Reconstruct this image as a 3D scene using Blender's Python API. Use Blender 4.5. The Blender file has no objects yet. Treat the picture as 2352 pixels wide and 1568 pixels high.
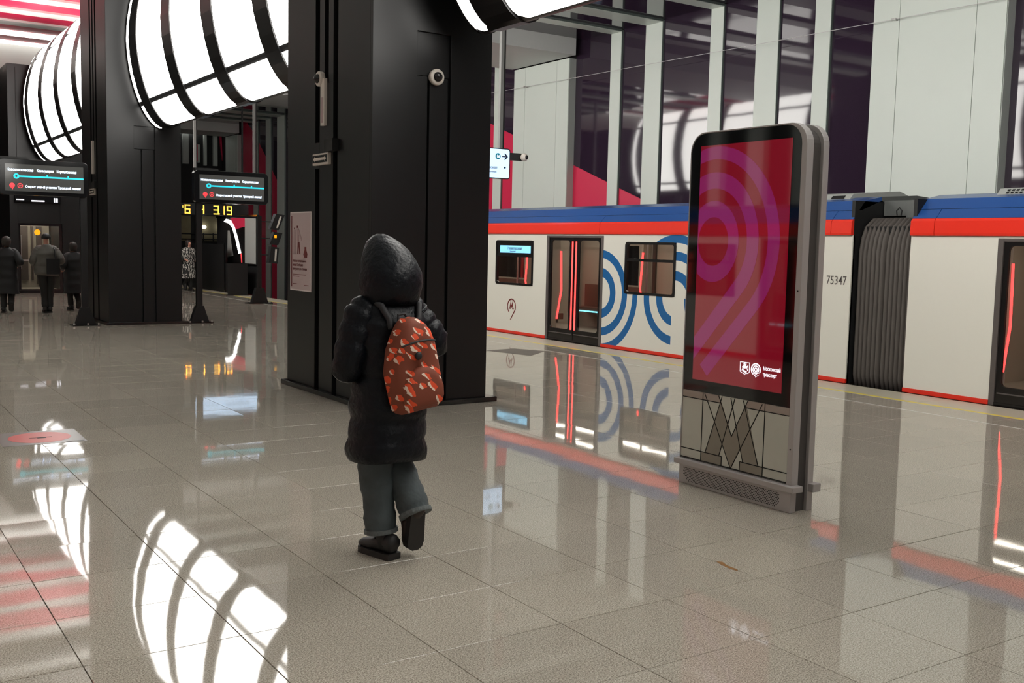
import bpy, bmesh, math, random
from math import sin, cos, pi, radians, sqrt, atan2
from mathutils import Vector, Matrix
R = random.Random(7)
scn = bpy.context.scene
COL = scn.collection

# ------------------------------------------------------------------ camera, world, lights, exposure
F_PX, YAW, PITCH, ROLL, CAM_H = 2368.4, 0.590398, 0.092492, 0.0218837, 1.70
def cam_axes():
    cy, sy, cp, sp, cr, sr = cos(YAW), sin(YAW), cos(PITCH), sin(PITCH), cos(ROLL), sin(ROLL)
    f = Vector((sy, cy, 0)); r = Vector((cy, -sy, 0)); u = Vector((0, 0, 1))
    f2 = f*cp - u*sp; u2 = u*cp + f*sp
    return r*cr + u2*sr, u2*cr - r*sr, f2
CR, CU, CF = cam_axes()
CP = Vector((0, 0, CAM_H))
cam = bpy.data.cameras.new('camera'); cam.sensor_width = 36; cam.sensor_fit = 'HORIZONTAL'
cam.lens = 36*F_PX/2352; cam.clip_start = 0.05; cam.clip_end = 300
camo = bpy.data.objects.new('camera', cam); COL.objects.link(camo)
m = Matrix((CR, CU, -CF)).transposed().to_4x4(); m.translation = CP
camo.matrix_world = m
scn.camera = camo
scn.view_settings.view_transform = 'Standard'; scn.view_settings.look = 'None'
scn.view_settings.gamma = 1; scn.view_settings.use_curve_mapping = False
scn.view_settings.exposure = 0.07
wd = bpy.data.worlds.new('station_air'); scn.world = wd; wd.use_nodes = True
wd.node_tree.nodes['Background'].inputs[0].default_value = (0.75, 0.78, 0.8, 1)
wd.node_tree.nodes['Background'].inputs[1].default_value = 0.12
LAMP = 8.0          # radiance of the big lens lamps
FILL_GLOW = 4.2        # radiance of the fill lights added on the left

# ------------------------------------------------------------------ materials
def lin(c):
    return tuple(((v/255)/12.92 if v/255 <= .04045 else ((v/255+.055)/1.055)**2.4) for v in c)
def mat(name, c, rough=.5, metal=0., emit=None, es=0., noise=0., nscale=20., spec=.5, bump=0., srgb=True, alpha=1., trans=0., coat=0.):
    ma = bpy.data.materials.new(name); ma.use_nodes = True
    nt = ma.node_tree; b = nt.nodes['Principled BSDF']
    col = lin(c) if srgb else c
    b.inputs['Base Color'].default_value = (*col, 1)
    b.inputs['Roughness'].default_value = rough; b.inputs['Metallic'].default_value = metal
    b.inputs['Specular IOR Level'].default_value = spec
    b.inputs['Coat Weight'].default_value = coat; b.inputs['Coat Roughness'].default_value = .03
    if trans: b.inputs['Transmission Weight'].default_value = trans
    b.inputs['Alpha'].default_value = alpha
    if emit is not None:
        b.inputs['Emission Color'].default_value = (*(lin(emit)), 1); b.inputs['Emission Strength'].default_value = es
    if noise or bump:
        tc = nt.nodes.new('ShaderNodeTexCoord'); nz = nt.nodes.new('ShaderNodeTexNoise')
        nz.inputs['Scale'].default_value = nscale; nz.inputs['Detail'].default_value = 3
        nt.links.new(tc.outputs['Object'], nz.inputs['Vector'])
        if noise:
            mx = nt.nodes.new('ShaderNodeMix'); mx.data_type = 'RGBA'
            mx.inputs['A'].default_value = (*[v*(1-noise) for v in col], 1)
            mx.inputs['B'].default_value = (*[min(1, v*(1+noise)) for v in col], 1)
            nt.links.new(nz.outputs['Fac'], mx.inputs['Factor']); nt.links.new(mx.outputs['Result'], b.inputs['Base Color'])
        if bump:
            bp = nt.nodes.new('ShaderNodeBump'); bp.inputs['Strength'].default_value = 1; bp.inputs['Distance'].default_value = bump
            nt.links.new(nz.outputs['Fac'], bp.inputs['Height']); nt.links.new(bp.outputs['Normal'], b.inputs['Normal'])
    return ma
class G:  # small node-graph helper
    def __init__(s, ma): s.nt = ma.node_tree
    def n(s, t, **k):
        x = s.nt.nodes.new('ShaderNode'+t)
        for a, v in k.items(): setattr(x, a, v)
        return x
    def m(s, op, a, b=None, c=None):
        x = s.n('Math', operation=op)
        for i, v in enumerate((a, b, c)):
            if v is None: continue
            if isinstance(v, (int, float)): x.inputs[i].default_value = v
            else: s.nt.links.new(v, x.inputs[i])
        return x.outputs[0]
    def l(s, a, b): s.nt.links.new(a, b)
    def mix(s, f, a, b):
        x = s.n('Mix', data_type='RGBA')
        for k, v in (('Factor', f), ('A', a), ('B', b)):
            if isinstance(v, (int, float)): x.inputs[k].default_value = v
            elif isinstance(v, tuple): x.inputs[k].default_value = (*v, 1)
            else: s.l(v, x.inputs[k])
        return x.outputs['Result']

MT = {}
MT['black'] = mat('black_satin_cladding', (19, 19, 20), .38, 0, noise=.12, nscale=3, spec=.38)
MT['black_gloss'] = mat('black_gloss_plastic', (14, 14, 15), .12)
MT['black_matt'] = mat('black_matt', (16, 16, 17), .6)
MT['slot'] = mat('dark_slot', (6, 6, 6), .8)
MT['lamp'] = mat('lit_lamp_panel', (240, 240, 240), .25, emit=(255, 252, 246), es=LAMP)
MT['line'] = mat('fill_light_glow', (240, 240, 240), .3, emit=(255, 250, 240), es=FILL_GLOW)  # glow of the added fill lights, out of view
MT['lamp_black'] = mat('lamp_rib_black', (26, 25, 26), .32, noise=.1)
MT['white'] = mat('white_wall_panel', (216, 223, 216), .38, noise=.015, nscale=1.5)
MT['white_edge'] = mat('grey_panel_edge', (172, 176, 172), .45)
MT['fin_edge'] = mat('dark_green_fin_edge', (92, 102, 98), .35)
MT['glass_dark'] = mat('dark_purple_wall_glass', (50, 37, 53), .045, spec=.95, bump=.0006, nscale=.8)
MT['glass_red'] = mat('red_wall_glass', (222, 52, 88), .3, spec=.25)
MT['ceil'] = mat('grey_ceiling', (205, 206, 204), .6, noise=.03)
MT['ceil_red'] = mat('red_ceiling', (228, 36, 84), .45)
MT['slat'] = mat('white_ceiling_slat', (225, 225, 222), .45)
MT['glow_slat'] = mat('fill_glow_slat', (225, 225, 222), .45, emit=(255, 250, 242), es=1.9)  # slat with added glow, brightens the end fascia
MT['soffit'] = mat('dark_ceiling', (70, 66, 70), .3)
MT['concrete'] = mat('grey_concrete', (112, 108, 100), .85, noise=.15, nscale=4)
MT['steel'] = mat('brushed_steel', (176, 174, 172), .3, .9, noise=.06, nscale=30)
MT['kiosk_frame'] = mat('kiosk_silver', (178, 174, 172), .4, .25)
MT['kiosk_side'] = mat('kiosk_dark_grey', (72, 68, 66), .5, noise=.06, nscale=200)
MT['panel_grey'] = mat('kiosk_light_panel', (198, 198, 186), .4, noise=.03)
MT['panel_dark'] = mat('kiosk_inlay', (142, 135, 122), .38, noise=.05)
MT['panel_top'] = mat('kiosk_top_strip', (166, 152, 142), .38)
MT['screen_red'] = mat('screen_red', (60, 4, 10), .035, emit=(104, 8, 24), es=1.0, spec=1.0)
MT['screen_mauve'] = mat('screen_mauve', (50, 6, 24), .035, emit=(114, 24, 74), es=1.0, spec=1.0)
MT['screen_black'] = mat('screen_border_black', (9, 9, 10), .05)
MT['lit_white'] = mat('lit_white_print', (235, 235, 240), .4, emit=(245, 245, 255), es=1.1)
MT['lit_text'] = mat('lit_white_text', (235, 240, 255), .4, emit=(215, 235, 255), es=1.6)
MT['lit_cyan'] = mat('lit_cyan', (30, 190, 205), .4, emit=(35, 195, 212), es=.95)
MT['lit_red'] = mat('lit_red', (235, 60, 70), .4, emit=(240, 66, 72), es=.9)
MT['screen_grey'] = mat('grey_display_glass', (66, 66, 64), .08, spec=.7, emit=(62, 62, 60), es=.6)
MT['lit_blue'] = mat('lit_pale_blue_sign', (190, 215, 240), .3, emit=(190, 220, 250), es=1.1)
MT['sign_ink'] = mat('dark_sign_ink', (30, 40, 70), .5)
MT['teal'] = mat('teal_print', (0, 110, 130), .4, emit=(0, 105, 125), es=.6)
MT['amber'] = mat('amber_digits', (255, 190, 60), .4, emit=(255, 190, 66), es=2.6)
MT['amber_dot'] = mat('amber_disc', (245, 170, 20), .4, emit=(245, 170, 20), es=.8)
MT['train_white'] = mat('train_white_paint', (214, 212, 202), .22, noise=.01)
MT['train_red'] = mat('train_red_paint', (226, 50, 34), .25)
MT['train_blue'] = mat('train_blue_paint', (38, 78, 142), .25)
MT['train_grey'] = mat('train_roof_grey', (92, 94, 92), .55, noise=.1)
MT['train_ac'] = mat('train_light_grey', (160, 162, 158), .45)
MT['door_black'] = mat('train_door_black', (24, 22, 22), .22)
MT['door_grey'] = mat('train_door_post_grey', (86, 80, 78), .35)
MT['rubber'] = mat('bellows_rubber', (82, 76, 72), .7, noise=.1, nscale=8)
MT['pane'] = mat('window_glass', (240, 240, 240), .0, trans=1.0, spec=.5); MT['pane'].node_tree.nodes['Principled BSDF'].inputs['IOR'].default_value = 1.12
MT['led_red'] = mat('red_led', (255, 60, 50), .3, emit=(255, 62, 60), es=3.2)
MT['led_white'] = mat('white_led', (255, 255, 255), .3, emit=(255, 255, 250), es=4)
MT['car_light'] = mat('car_ceiling_light', (255, 255, 255), .3, emit=(255, 246, 228), es=8)
MT['pane_dark'] = mat('dark_car_window', (18, 17, 18), .06)
MT['rod'] = mat('grey_rod', (120, 120, 118), .5)
MT['led_cyan'] = mat('cyan_led', (120, 220, 240), .3, emit=(120, 225, 245), es=2)
MT['int_grey'] = mat('train_interior_grey', (150, 142, 128), .45)
MT['int_dark'] = mat('train_interior_dark', (70, 60, 54), .5)
MT['int_brown'] = mat('train_interior_brown', (92, 62, 50), .5)
MT['coat'] = mat('black_puffer_fabric', (9, 13, 19), .44, noise=.2, nscale=26, bump=.009, spec=.22)
MT['jeans'] = mat('grey_blue_denim', (64, 72, 74), .8, noise=.5, nscale=9, bump=.02)
MT['cuff'] = mat('frayed_cuff', (92, 97, 97), .9, noise=.5, nscale=90)
MT['shoe'] = mat('black_boot', (20, 19, 19), .5)
MT['sole'] = mat('boot_sole', (30, 27, 25), .6)
MT['boot_brown'] = mat('brown_boot', (48, 38, 32), .6)
MT['skin'] = mat('skin', (205, 150, 128), .55)
MT['hair'] = mat('dark_hair', (40, 32, 28), .6)
MT['puffer_grey'] = mat('grey_jacket', (88, 85, 79), .6, noise=.3, nscale=12)
MT['trouser'] = mat('dark_trousers', (26, 26, 24), .7)
MT['dark_coat'] = mat('dark_wool_coat', (22, 22, 24), .7)
MT['strap'] = mat('dark_webbing', (38, 38, 40), .7)
MT['yellow'] = mat('yellow_line_paint', (222, 204, 84), .4)
MT['white_line'] = mat('white_line_paint', (206, 206, 200), .25)
MT['edge'] = mat('pale_edge_stone', (186, 180, 164), .3, noise=.08, nscale=30)
MT['sticker_red'] = mat('red_floor_sticker', (196, 74, 66), .3, noise=.08, nscale=5)
MT['sticker_grey'] = mat('grey_floor_sticker', (122, 120, 116), .25)
MT['poster'] = mat('poster_paper', (196, 178, 178), .4)
MT['poster_edge'] = mat('poster_white_edge', (228, 220, 218), .4)
MT['maroon'] = mat('maroon_print', (110, 34, 34), .5)
MT['pale_pink'] = mat('pale_pink_print', (176, 152, 152), .5)
MT['ivory'] = mat('ivory_plastic', (214, 206, 196), .4)
MT['dome'] = mat('dark_dome', (22, 20, 20), .06)
MT['rust'] = mat('rusty_stain', (132, 92, 40), .6, noise=.3, nscale=60)
MT['beige'] = mat('beige_far_wall', (150, 140, 108), .7, noise=.2, nscale=3)
MT['cable'] = mat('pale_cable', (206, 204, 204), .4)

def floor_mat():
    ma = bpy.data.materials.new('polished_granite'); ma.use_nodes = True; g = G(ma)
    b = ma.node_tree.nodes['Principled BSDF']
    geo = g.n('NewGeometry'); oi = g.n('ObjectInfo')
    pos = geo.outputs['Position']
    sp = g.n('TexNoise'); sp.inputs['Scale'].default_value = 150; sp.inputs['Detail'].default_value = 4; sp.inputs['Roughness'].default_value = .75
    g.l(pos, sp.inputs['Vector'])
    vo = g.n('TexVoronoi'); vo.inputs['Scale'].default_value = 130; g.l(pos, vo.inputs['Vector'])
    r1 = g.n('ValToRGB'); r1.color_ramp.elements[0].position = .38; r1.color_ramp.elements[1].position = .61
    r1.color_ramp.elements[0].color = (*lin((118, 110, 99)), 1); r1.color_ramp.elements[1].color = (*lin((206, 199, 185)), 1)
    g.l(sp.outputs['Fac'], r1.inputs['Fac'])
    c = g.mix(g.m('MULTIPLY', g.m('LESS_THAN', vo.outputs['Distance'], .22), .35), r1.outputs['Color'], lin((112, 104, 94)))
    # slow clouding and per-tile tone
    cl = g.n('TexNoise'); cl.inputs['Scale'].default_value = 1.1; cl.inputs['Detail'].default_value = 3; g.l(pos, cl.inputs['Vector'])
    rnd = g.m('FRACT', g.m('ADD', oi.outputs['Random'], geo.outputs['Random Per Island']))
    tone = g.m('ADD', g.m('ADD', .84, g.m('MULTIPLY', rnd, .08)), g.m('MULTIPLY', cl.outputs['Fac'], .16))
    hs = g.n('HueSaturation'); g.l(c, hs.inputs['Color']); g.l(tone, hs.inputs['Value'])
    g.l(hs.outputs['Color'], b.inputs['Base Color'])
    b.inputs['Roughness'].default_value = .035; b.inputs['IOR'].default_value = 1.5
    wv = g.n('TexNoise'); wv.inputs['Scale'].default_value = 2.6; wv.inputs['Detail'].default_value = 1; g.l(pos, wv.inputs['Vector'])
    bp = g.n('Bump'); bp.inputs['Strength'].default_value = 1; bp.inputs['Distance'].default_value = .00045
    g.l(wv.outputs['Fac'], bp.inputs['Height']); g.l(bp.outputs['Normal'], b.inputs['Normal'])
    return ma
MT['floor'] = floor_mat()

def ring_paint():   # the printed rings on the white car side; object coordinates, metres
    ma = mat('train_white_paint_with_blue_rings', (214, 212, 202), .22); g = G(ma)
    b = ma.node_tree.nodes['Principled BSDF']
    tc = g.n('TexCoord'); sx = g.n('SeparateXYZ'); g.l(tc.outputs['Object'], sx.inputs[0])
    y = g.m('ADD', sx.outputs['Y'], CAR1_Y); z = sx.outputs['Z']
    def dist(cy): return g.m('SQRT', g.m('ADD', g.m('POWER', g.m('SUBTRACT', y, cy), 2), g.m('POWER', g.m('SUBTRACT', z, .927), 2)))
    def band(d, a, c): return g.m('MULTIPLY', g.m('GREATER_THAN', d, a), g.m('LESS_THAN', d, c))
    AND = lambda a, c: g.m('MULTIPLY', a, c)
    OR = lambda a, c: g.m('MAXIMUM', a, c)
    up = g.m('GREATER_THAN', z, .94); low = g.m('LESS_THAN', z, .94)
    d1 = dist(13.95); d2 = dist(12.056); d3 = dist(11.1)
    left1 = g.m('LESS_THAN', y, 13.95)
    s1 = AND(OR(OR(band(d1, .285, .435), band(d1, .6, .737)), AND(band(d1, .874, 1.0), low)), left1)
    half = OR(g.m('GREATER_THAN', y, 12.12), up)
    s2 = AND(OR(OR(band(d2, .285, .435), band(d2, .6, .737)), AND(band(d2, .874, 1.0), up)), half)
    s3 = AND(band(d3, .6, .737), low)
    f = OR(OR(s1, s2), s3)
    g.l(g.mix(f, lin((214, 212, 202)), lin((36, 96, 152))), b.inputs['Base Color'])
    return ma

def backpack_mat():
    ma = mat('brown_pack_with_orange_print', (128, 64, 40), .75); g = G(ma)
    b = ma.node_tree.nodes['Principled BSDF']
    tc = g.n('TexCoord'); mp = g.n('Mapping'); mp.vector_type = 'TEXTURE'
    mp.inputs['Rotation'].default_value = (0, radians(32), 0); mp.inputs['Scale'].default_value = (.104, .5, .048)
    g.l(tc.outputs['Object'], mp.inputs['Vector'])
    sp_ = g.n('SeparateXYZ'); g.l(mp.outputs[0], sp_.inputs[0]); cb_ = g.n('CombineXYZ'); g.l(g.m('SUBTRACT', sp_.outputs['X'], g.m('MULTIPLY', sp_.outputs['Y'], 4.8)), cb_.inputs['X']); g.l(sp_.outputs['Z'], cb_.inputs['Y'])
    nz = g.n('TexNoise'); nz.inputs['Scale'].default_value = 1.7; nz.inputs['Detail'].default_value = 2; g.l(cb_.outputs[0], nz.inputs['Vector'])
    nv = g.n('VectorMath', operation='MULTIPLY_ADD'); g.l(nz.outputs['Color'], nv.inputs[0]); nv.inputs[1].default_value = (.75, .75, 0); g.l(cb_.outputs[0], nv.inputs[2])
    v = g.n('TexVoronoi'); v.voronoi_dimensions = '2D'; v.inputs['Scale'].default_value = 1.; v.inputs['Randomness'].default_value = .8; g.l(nv.outputs[0], v.inputs['Vector'])
    off = g.n('VectorMath', operation='SUBTRACT'); g.l(nv.outputs[0], off.inputs[0]); g.l(v.outputs['Position'], off.inputs[1])
    so = g.n('SeparateXYZ'); g.l(off.outputs[0], so.inputs[0])
    d2 = g.m('ADD', g.m('POWER', so.outputs['X'], 2), g.m('POWER', so.outputs['Y'], 2))
    body = g.m('LESS_THAN', d2, .095)
    tip = g.m('MULTIPLY', body, g.m('LESS_THAN', g.m('ADD', so.outputs['X'], g.m('MULTIPLY', so.outputs['Y'], 1.1)), -.17))
    c = g.mix(body, lin((122, 58, 36)), lin((226, 78, 36)))
    c = g.mix(tip, c, lin((232, 208, 190)))
    g.l(c, b.inputs['Base Color'])
    return ma
MT['pack'] = backpack_mat()

def zebra_mat():
    ma = mat('black_white_patterned_coat', (30, 30, 30), .7); g = G(ma)
    b = ma.node_tree.nodes['Principled BSDF']
    tc = g.n('TexCoord'); w = g.n('TexWave'); w.inputs['Scale'].default_value = 5; w.inputs['Distortion'].default_value = 9; w.inputs['Detail Scale'].default_value = 2
    g.l(tc.outputs['Object'], w.inputs['Vector'])
    g.l(g.mix(g.m('GREATER_THAN', w.outputs['Fac'], .72), lin((24, 24, 24)), lin((190, 186, 178))), b.inputs['Base Color'])
    return ma
MT['zebra'] = zebra_mat()

# ------------------------------------------------------------------ mesh helpers
class B:
    def __init__(s): s.v = []; s.f = []
    def add(s, vs, fs):
        o = len(s.v); s.v += [tuple(p) for p in vs]; s.f += [tuple(i+o for i in q) for q in fs]; return s
    def box(s, x0, x1, y0, y1, z0, z1):
        vs = [(x, y, z) for x in (x0, x1) for y in (y0, y1) for z in (z0, z1)]
        return s.add(vs, [(0, 1, 3, 2), (4, 6, 7, 5), (0, 4, 5, 1), (2, 3, 7, 6), (0, 2, 6, 4), (1, 5, 7, 3)])
    def prism(s, pts, axis, d0, d1):   # polygon pts (a,b) extruded along axis: 'x' -> (y,z), 'y' -> (x,z), 'z' -> (x,y)
        k = len(pts)
        def P(p, d): return (d, p[0], p[1]) if axis == 'x' else (p[0], d, p[1]) if axis == 'y' else (p[0], p[1], d)
        vs = [P(p, d0) for p in pts] + [P(p, d1) for p in pts]
        ar = sum(pts[i][0]*pts[(i+1) % k][1]-pts[(i+1) % k][0]*pts[i][1] for i in range(k))
        if axis == 'y': ar = -ar
        fl = ar*(d1-d0) > 0
        fs = [tuple(range(k))[::-1] if fl else tuple(range(k)), tuple(range(k, 2*k)) if fl else tuple(range(k, 2*k))[::-1]]
        for i in range(k):
            j = (i+1) % k; q = (i, j, j+k, i+k); fs.append(q if fl else q[::-1])
        return s.add(vs, fs)
    def tube(s, path, r, n=10, cap=True):
        path = [Vector(p) for p in path]; k = len(path)
        rr = r if isinstance(r, (list, tuple)) else [r]*k
        vs = []; up = None
        for i, p in enumerate(path):
            d = (path[min(i+1, k-1)]-path[max(i-1, 0)]).normalized()
            if up is None: up = Vector((0, 0, 1)) if abs(d.z) < .9 else Vector((1, 0, 0))
            a = d.cross(up).normalized(); c = a.cross(d).normalized(); up = c
            for q in range(n):
                t = 2*pi*q/n; vs.append(p + (a*cos(t) + c*sin(t))*rr[i])
        fs = []
        for i in range(k-1):
            for q in range(n):
                w = (q+1) % n; fs.append((i*n+q, i*n+w, (i+1)*n+w, (i+1)*n+q))
        if cap: fs += [tuple(range(n))[::-1], tuple(range((k-1)*n, k*n))]
        return s.add(vs, fs)
    def loft(s, rings, cap=True):     # rings: lists of equal-length points
        n = len(rings[0]); vs = [p for r in rings for p in r]; fs = []
        for i in range(len(rings)-1):
            for q in range(n):
                w = (q+1) % n; fs.append((i*n+q, i*n+w, (i+1)*n+w, (i+1)*n+q))
        if cap: fs += [tuple(range(n))[::-1], tuple(range((len(rings)-1)*n, len(rings)*n))]
        return s.add(vs, fs)
    def ball(s, c, r, n=12, k=8, sc=(1, 1, 1)):
        rings = []
        for i in range(k+1):
            t = -pi/2 + pi*max(.02, min(.98, i/k))
            rings.append([(c[0]+r*sc[0]*cos(t)*cos(2*pi*q/n), c[1]+r*sc[1]*cos(t)*sin(2*pi*q/n), c[2]+r*sc[2]*sin(t)) for q in range(n)])
        return s.loft(rings)
    def disc(s, c, r, axis, d, n=24):
        return s.prism([(c[0]+r*cos(2*pi*i/n), c[1]+r*sin(2*pi*i/n)) for i in range(n)], axis, d[0], d[1])

def obj(name, b, m=None, parent=None, label=None, cat=None, group=None, kind=None, smooth=False, bevel=0, origin=None):
    """one mesh object; world coordinates in, stored relative to its parent's origin (parents are unrotated when this runs)"""
    me = bpy.data.meshes.new(name)
    base = Vector((0, 0, 0)); q = parent
    while q is not None: base += q.location; q = q.parent
    org = Vector(origin) if origin else (base if parent else Vector((0, 0, 0)))
    me.from_pydata([tuple(Vector(p)-org) for p in b.v], [], b.f)
    if m is not None: me.materials.append(MT[m] if isinstance(m, str) else m)
    if smooth:
        for p in me.polygons: p.use_smooth = True
    o = bpy.data.objects.new(name, me); COL.objects.link(o)
    if parent is not None: o.parent = parent
    o.location = org - base
    if bevel:
        md = o.modifiers.new('bevel', 'BEVEL'); md.width = bevel; md.segments = 2; md.limit_method = 'ANGLE'; md.angle_limit = radians(40)
    tag(o, label, cat, group, kind)
    return o
def tag(o, label=None, cat=None, group=None, kind=None):
    for k, v in (('label', label), ('category', cat), ('group', group), ('kind', kind)):
        if v: o[k] = v
    return o
def thing(name, loc, label=None, cat=None, group=None, kind=None):
    o = bpy.data.objects.new(name, None); COL.objects.link(o); o.location = loc; o.empty_display_size = .1
    return tag(o, label, cat, group, kind)
def copy_tree(o, loc=None, label=None, rz=None, name=None):
    def rec(a, par):
        c = a.copy(); COL.objects.link(c)
        if par is not None: c.parent = par
        for ch in list(a.children): rec(ch, c)
        return c
    r = rec(o, None)
    if loc is not None: r.location = loc
    if rz is not None: r.rotation_euler = (0, 0, rz)
    if label: r['label'] = label
    return r
def text_b(s, size, origin, right, up, depth=.002, bold=0., align='LEFT', fit=None):
    """text as flat raised lettering; returns a mesh builder in world coordinates"""
    cu = bpy.data.curves.new('t', 'FONT'); cu.body = s; cu.size = size; cu.resolution_u = 2; cu.offset = bold; cu.align_x = align; cu.extrude = 0
    o = bpy.data.objects.new('t', cu); COL.objects.link(o)
    dg = bpy.context.evaluated_depsgraph_get(); me = bpy.data.meshes.new_from_object(o.evaluated_get(dg))
    r = Vector(right); u = Vector(up); n = r.cross(u); og = Vector(origin)
    sx = 1.
    if fit and len(me.vertices):
        xs = [v.co.x for v in me.vertices]; w = max(xs)-min(xs)
        if w > 0: sx = fit/w
    b = B(); b.add([og + r*(v.co.x*sx) + u*v.co.y + n*depth for v in me.vertices], [tuple(p.vertices) for p in me.polygons])
    bpy.data.objects.remove(o); bpy.data.curves.remove(cu); bpy.data.meshes.remove(me)
    return b
def rrect(a0, a1, b0, b1, r, n=5):    # rounded rectangle outline
    out = []
    for ca, cb, t0 in ((a1-r, b1-r, 0), (a0+r, b1-r, pi/2), (a0+r, b0+r, pi), (a1-r, b0+r, 3*pi/2)):
        for i in range(n+1):
            t = t0 + pi/2*i/n; out.append((ca+r*cos(t), cb+r*sin(t)))
    return out
def frame_b(b, outer, inner, axis, d0, d1):   # ring between two equal-length outlines
    k = len(outer)
    def P(p, d): return (d, p[0], p[1]) if axis == 'x' else (p[0], d, p[1]) if axis == 'y' else (p[0], p[1], d)
    vs = [P(p, d0) for p in outer]+[P(p, d0) for p in inner]+[P(p, d1) for p in outer]+[P(p, d1) for p in inner]
    fs = []
    for i in range(k):
        j = (i+1) % k
        fs += [(i, j, k+j, k+i), (2*k+i, 3*k+i, 3*k+j, 2*k+j), (i, 2*k+i, 2*k+j, j), (k+i, k+j, 3*k+j, 3*k+i)]
    return b.add(vs, fs)

# ------------------------------------------------------------------ floor
XE, XL = 11.06, -1.95                  # platform edges (train side, left side)
YB = -12.0; YF = 51.0
floor = obj('floor', B().box(XL, XE, YB, YF, -.5, -.02), 'concrete', kind='structure')
PX, PY, X0, Y0 = .6414, .5885, .8115, 2.4545
def proj(p):
    d = Vector(p)-CP; w = d.dot(CF)
    return (1176+F_PX*d.dot(CR)/w, 784-F_PX*d.dot(CU)/w, w)
tiles = []
for i in range(-5, 16):
    xa, xb = X0+i*PX, X0+(i+1)*PX
    xa, xb = max(xa, XL), min(xb, 10.4)
    if xb-xa < .05: continue
    for j in range(-25, 83):
        ya, yb = Y0+j*PY, min(Y0+(j+1)*PY, YF)
        tiles.append((xa, xb, ya, yb))
def seen(t):
    x, y, w = proj(((t[0]+t[1])/2, (t[2]+t[3])/2, 0))
    return w > 1.2 and -80 < x < 2430 and y < 1700
vis = sorted([t for t in tiles if seen(t)], key=lambda t: proj(((t[0]+t[1])/2, (t[2]+t[3])/2, 0))[2])
near = vis[:300]; nearset = set(near)
GAP = .0016
tile_me = {}
for t in near:
    w, h = round(t[1]-t[0], 3), round(t[3]-t[2], 3)
    if (w, h) not in tile_me:
        bb = B(); a, c = w/2-GAP, h/2-GAP; e = .0012
        bb.loft([[(-a, -c, -.02), (a, -c, -.02), (a, c, -.02), (-a, c, -.02)], [(-a, -c, -e), (a, -c, -e), (a, c, -e), (-a, c, -e)],
                 [(-a+e, -c+e, 0), (a-e, -c+e, 0), (a-e, c-e, 0), (-a+e, c-e, 0)]])
        me = bpy.data.meshes.new('tile'); me.from_pydata(bb.v, [], bb.f); me.materials.append(MT['floor']); tile_me[(w, h)] = me
    o = bpy.data.objects.new('tile', tile_me[(w, h)]); COL.objects.link(o); o.parent = floor
    o.location = ((t[0]+t[1])/2, (t[2]+t[3])/2, 0)
    o.rotation_euler = (R.gauss(0, .0009), R.gauss(0, .0009), 0)
rest = B()
for t in tiles:
    if t in nearset: continue
    a, c = R.gauss(0, .0009), R.gauss(0, .0009); hx, hy = (t[1]-t[0])/2-GAP, (t[3]-t[2])/2-GAP; cx, cy = (t[0]+t[1])/2, (t[2]+t[3])/2
    rest.loft([[(cx+sx*hx, cy+sy*hy, z0+sx*hx*a+sy*hy*c) for sx, sy in ((-1, -1), (1, -1), (1, 1), (-1, 1))] for z0 in (-.02, 0)])
obj('far_tiles', rest, 'floor', floor, kind='stuff')
# paler edge slabs, yellow line, white line
y = YB
while y < YF:
    y2 = min(y+1.2, YF)
    obj('edge_slab', B().box(10.403, XE, y+.002, y2-.002, -.02, 0), 'edge', floor); y = y2
obj('yellow_line', B().box(10.42, 10.49, YB, YF, 0, .0012), 'yellow', floor)
obj('white_line', B().box(9.845, 9.872, YB, YF, -.001, .0012), 'white_line', floor)
obj('stain', B().prism([(4.03, 3.955), (4.055, 3.93), (4.03, 3.87), (4.03, 3.80), (4.01, 3.77), (4.0, 3.82), (4.012, 3.9)], 'z', 0, .0008), 'rust', floor)
obj('floor_hatch', B().prism([(8.9, 14.05), (9.53, 14.17), (9.78, 13.62), (9.14, 13.1)], 'z', 0, .0015), 'concrete', floor)
# track bed
obj('trim_1', B().box(XE, 17.2, YB, 60, -1.3, -1.15).box(-9, XL, YB, 60, -1.3, -1.15), 'concrete', kind='structure')
obj('trim_2', B().box(XE-.3, XE-.06, YB, YF, -1.15, -.5).box(XL+.06, XL+.3, YB, YF, -1.15, -.5), 'concrete', kind='structure')

# ------------------------------------------------------------------ right wall: fins, boxed panels, dark and red glass
S1, S2 = 16.77/14.4, 16.94/14.4
XW = 17.0
wall = obj('wall_right', B().box(XW+.04, XW+.3, -14, 53, -1.15, 9.6), 'black_matt', kind='structure')
ZC = 7.12         # soffit height of the portal beams
bigs = [(8.80*S1, 11.103*S1), (19.388*S1, 21.643*S1), (35.1, 37.75), (49.05, 50.8), (-2.2, .4)]
fins = [(11.973, 12.305), (13.125, 13.656), (14.511, 14.843), (16.238, 16.743), (17.533, 17.877), (22.171, 22.541)]
fins = [(a*S2, b*S2) for a, b in fins] + [(28.0, 28.6), (29.9, 30.3), (31.6, 32.2), (33.2, 33.6), (38.9, 39.3), (40.6, 41.2), (43.44, 44.3), (45.1, 45.7), (46.75, 47.3),
        (1.9, 2.5), (3.9, 4.3), (5.6, 6.2), (7.7, 8.1), (9.25, 9.65), (-6.5, -6.0), (-4.4, -4.0)]
solid = sorted([(a, b, 'big') for a, b in bigs] + [(a, b, 'fin') for a, b in fins])
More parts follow.
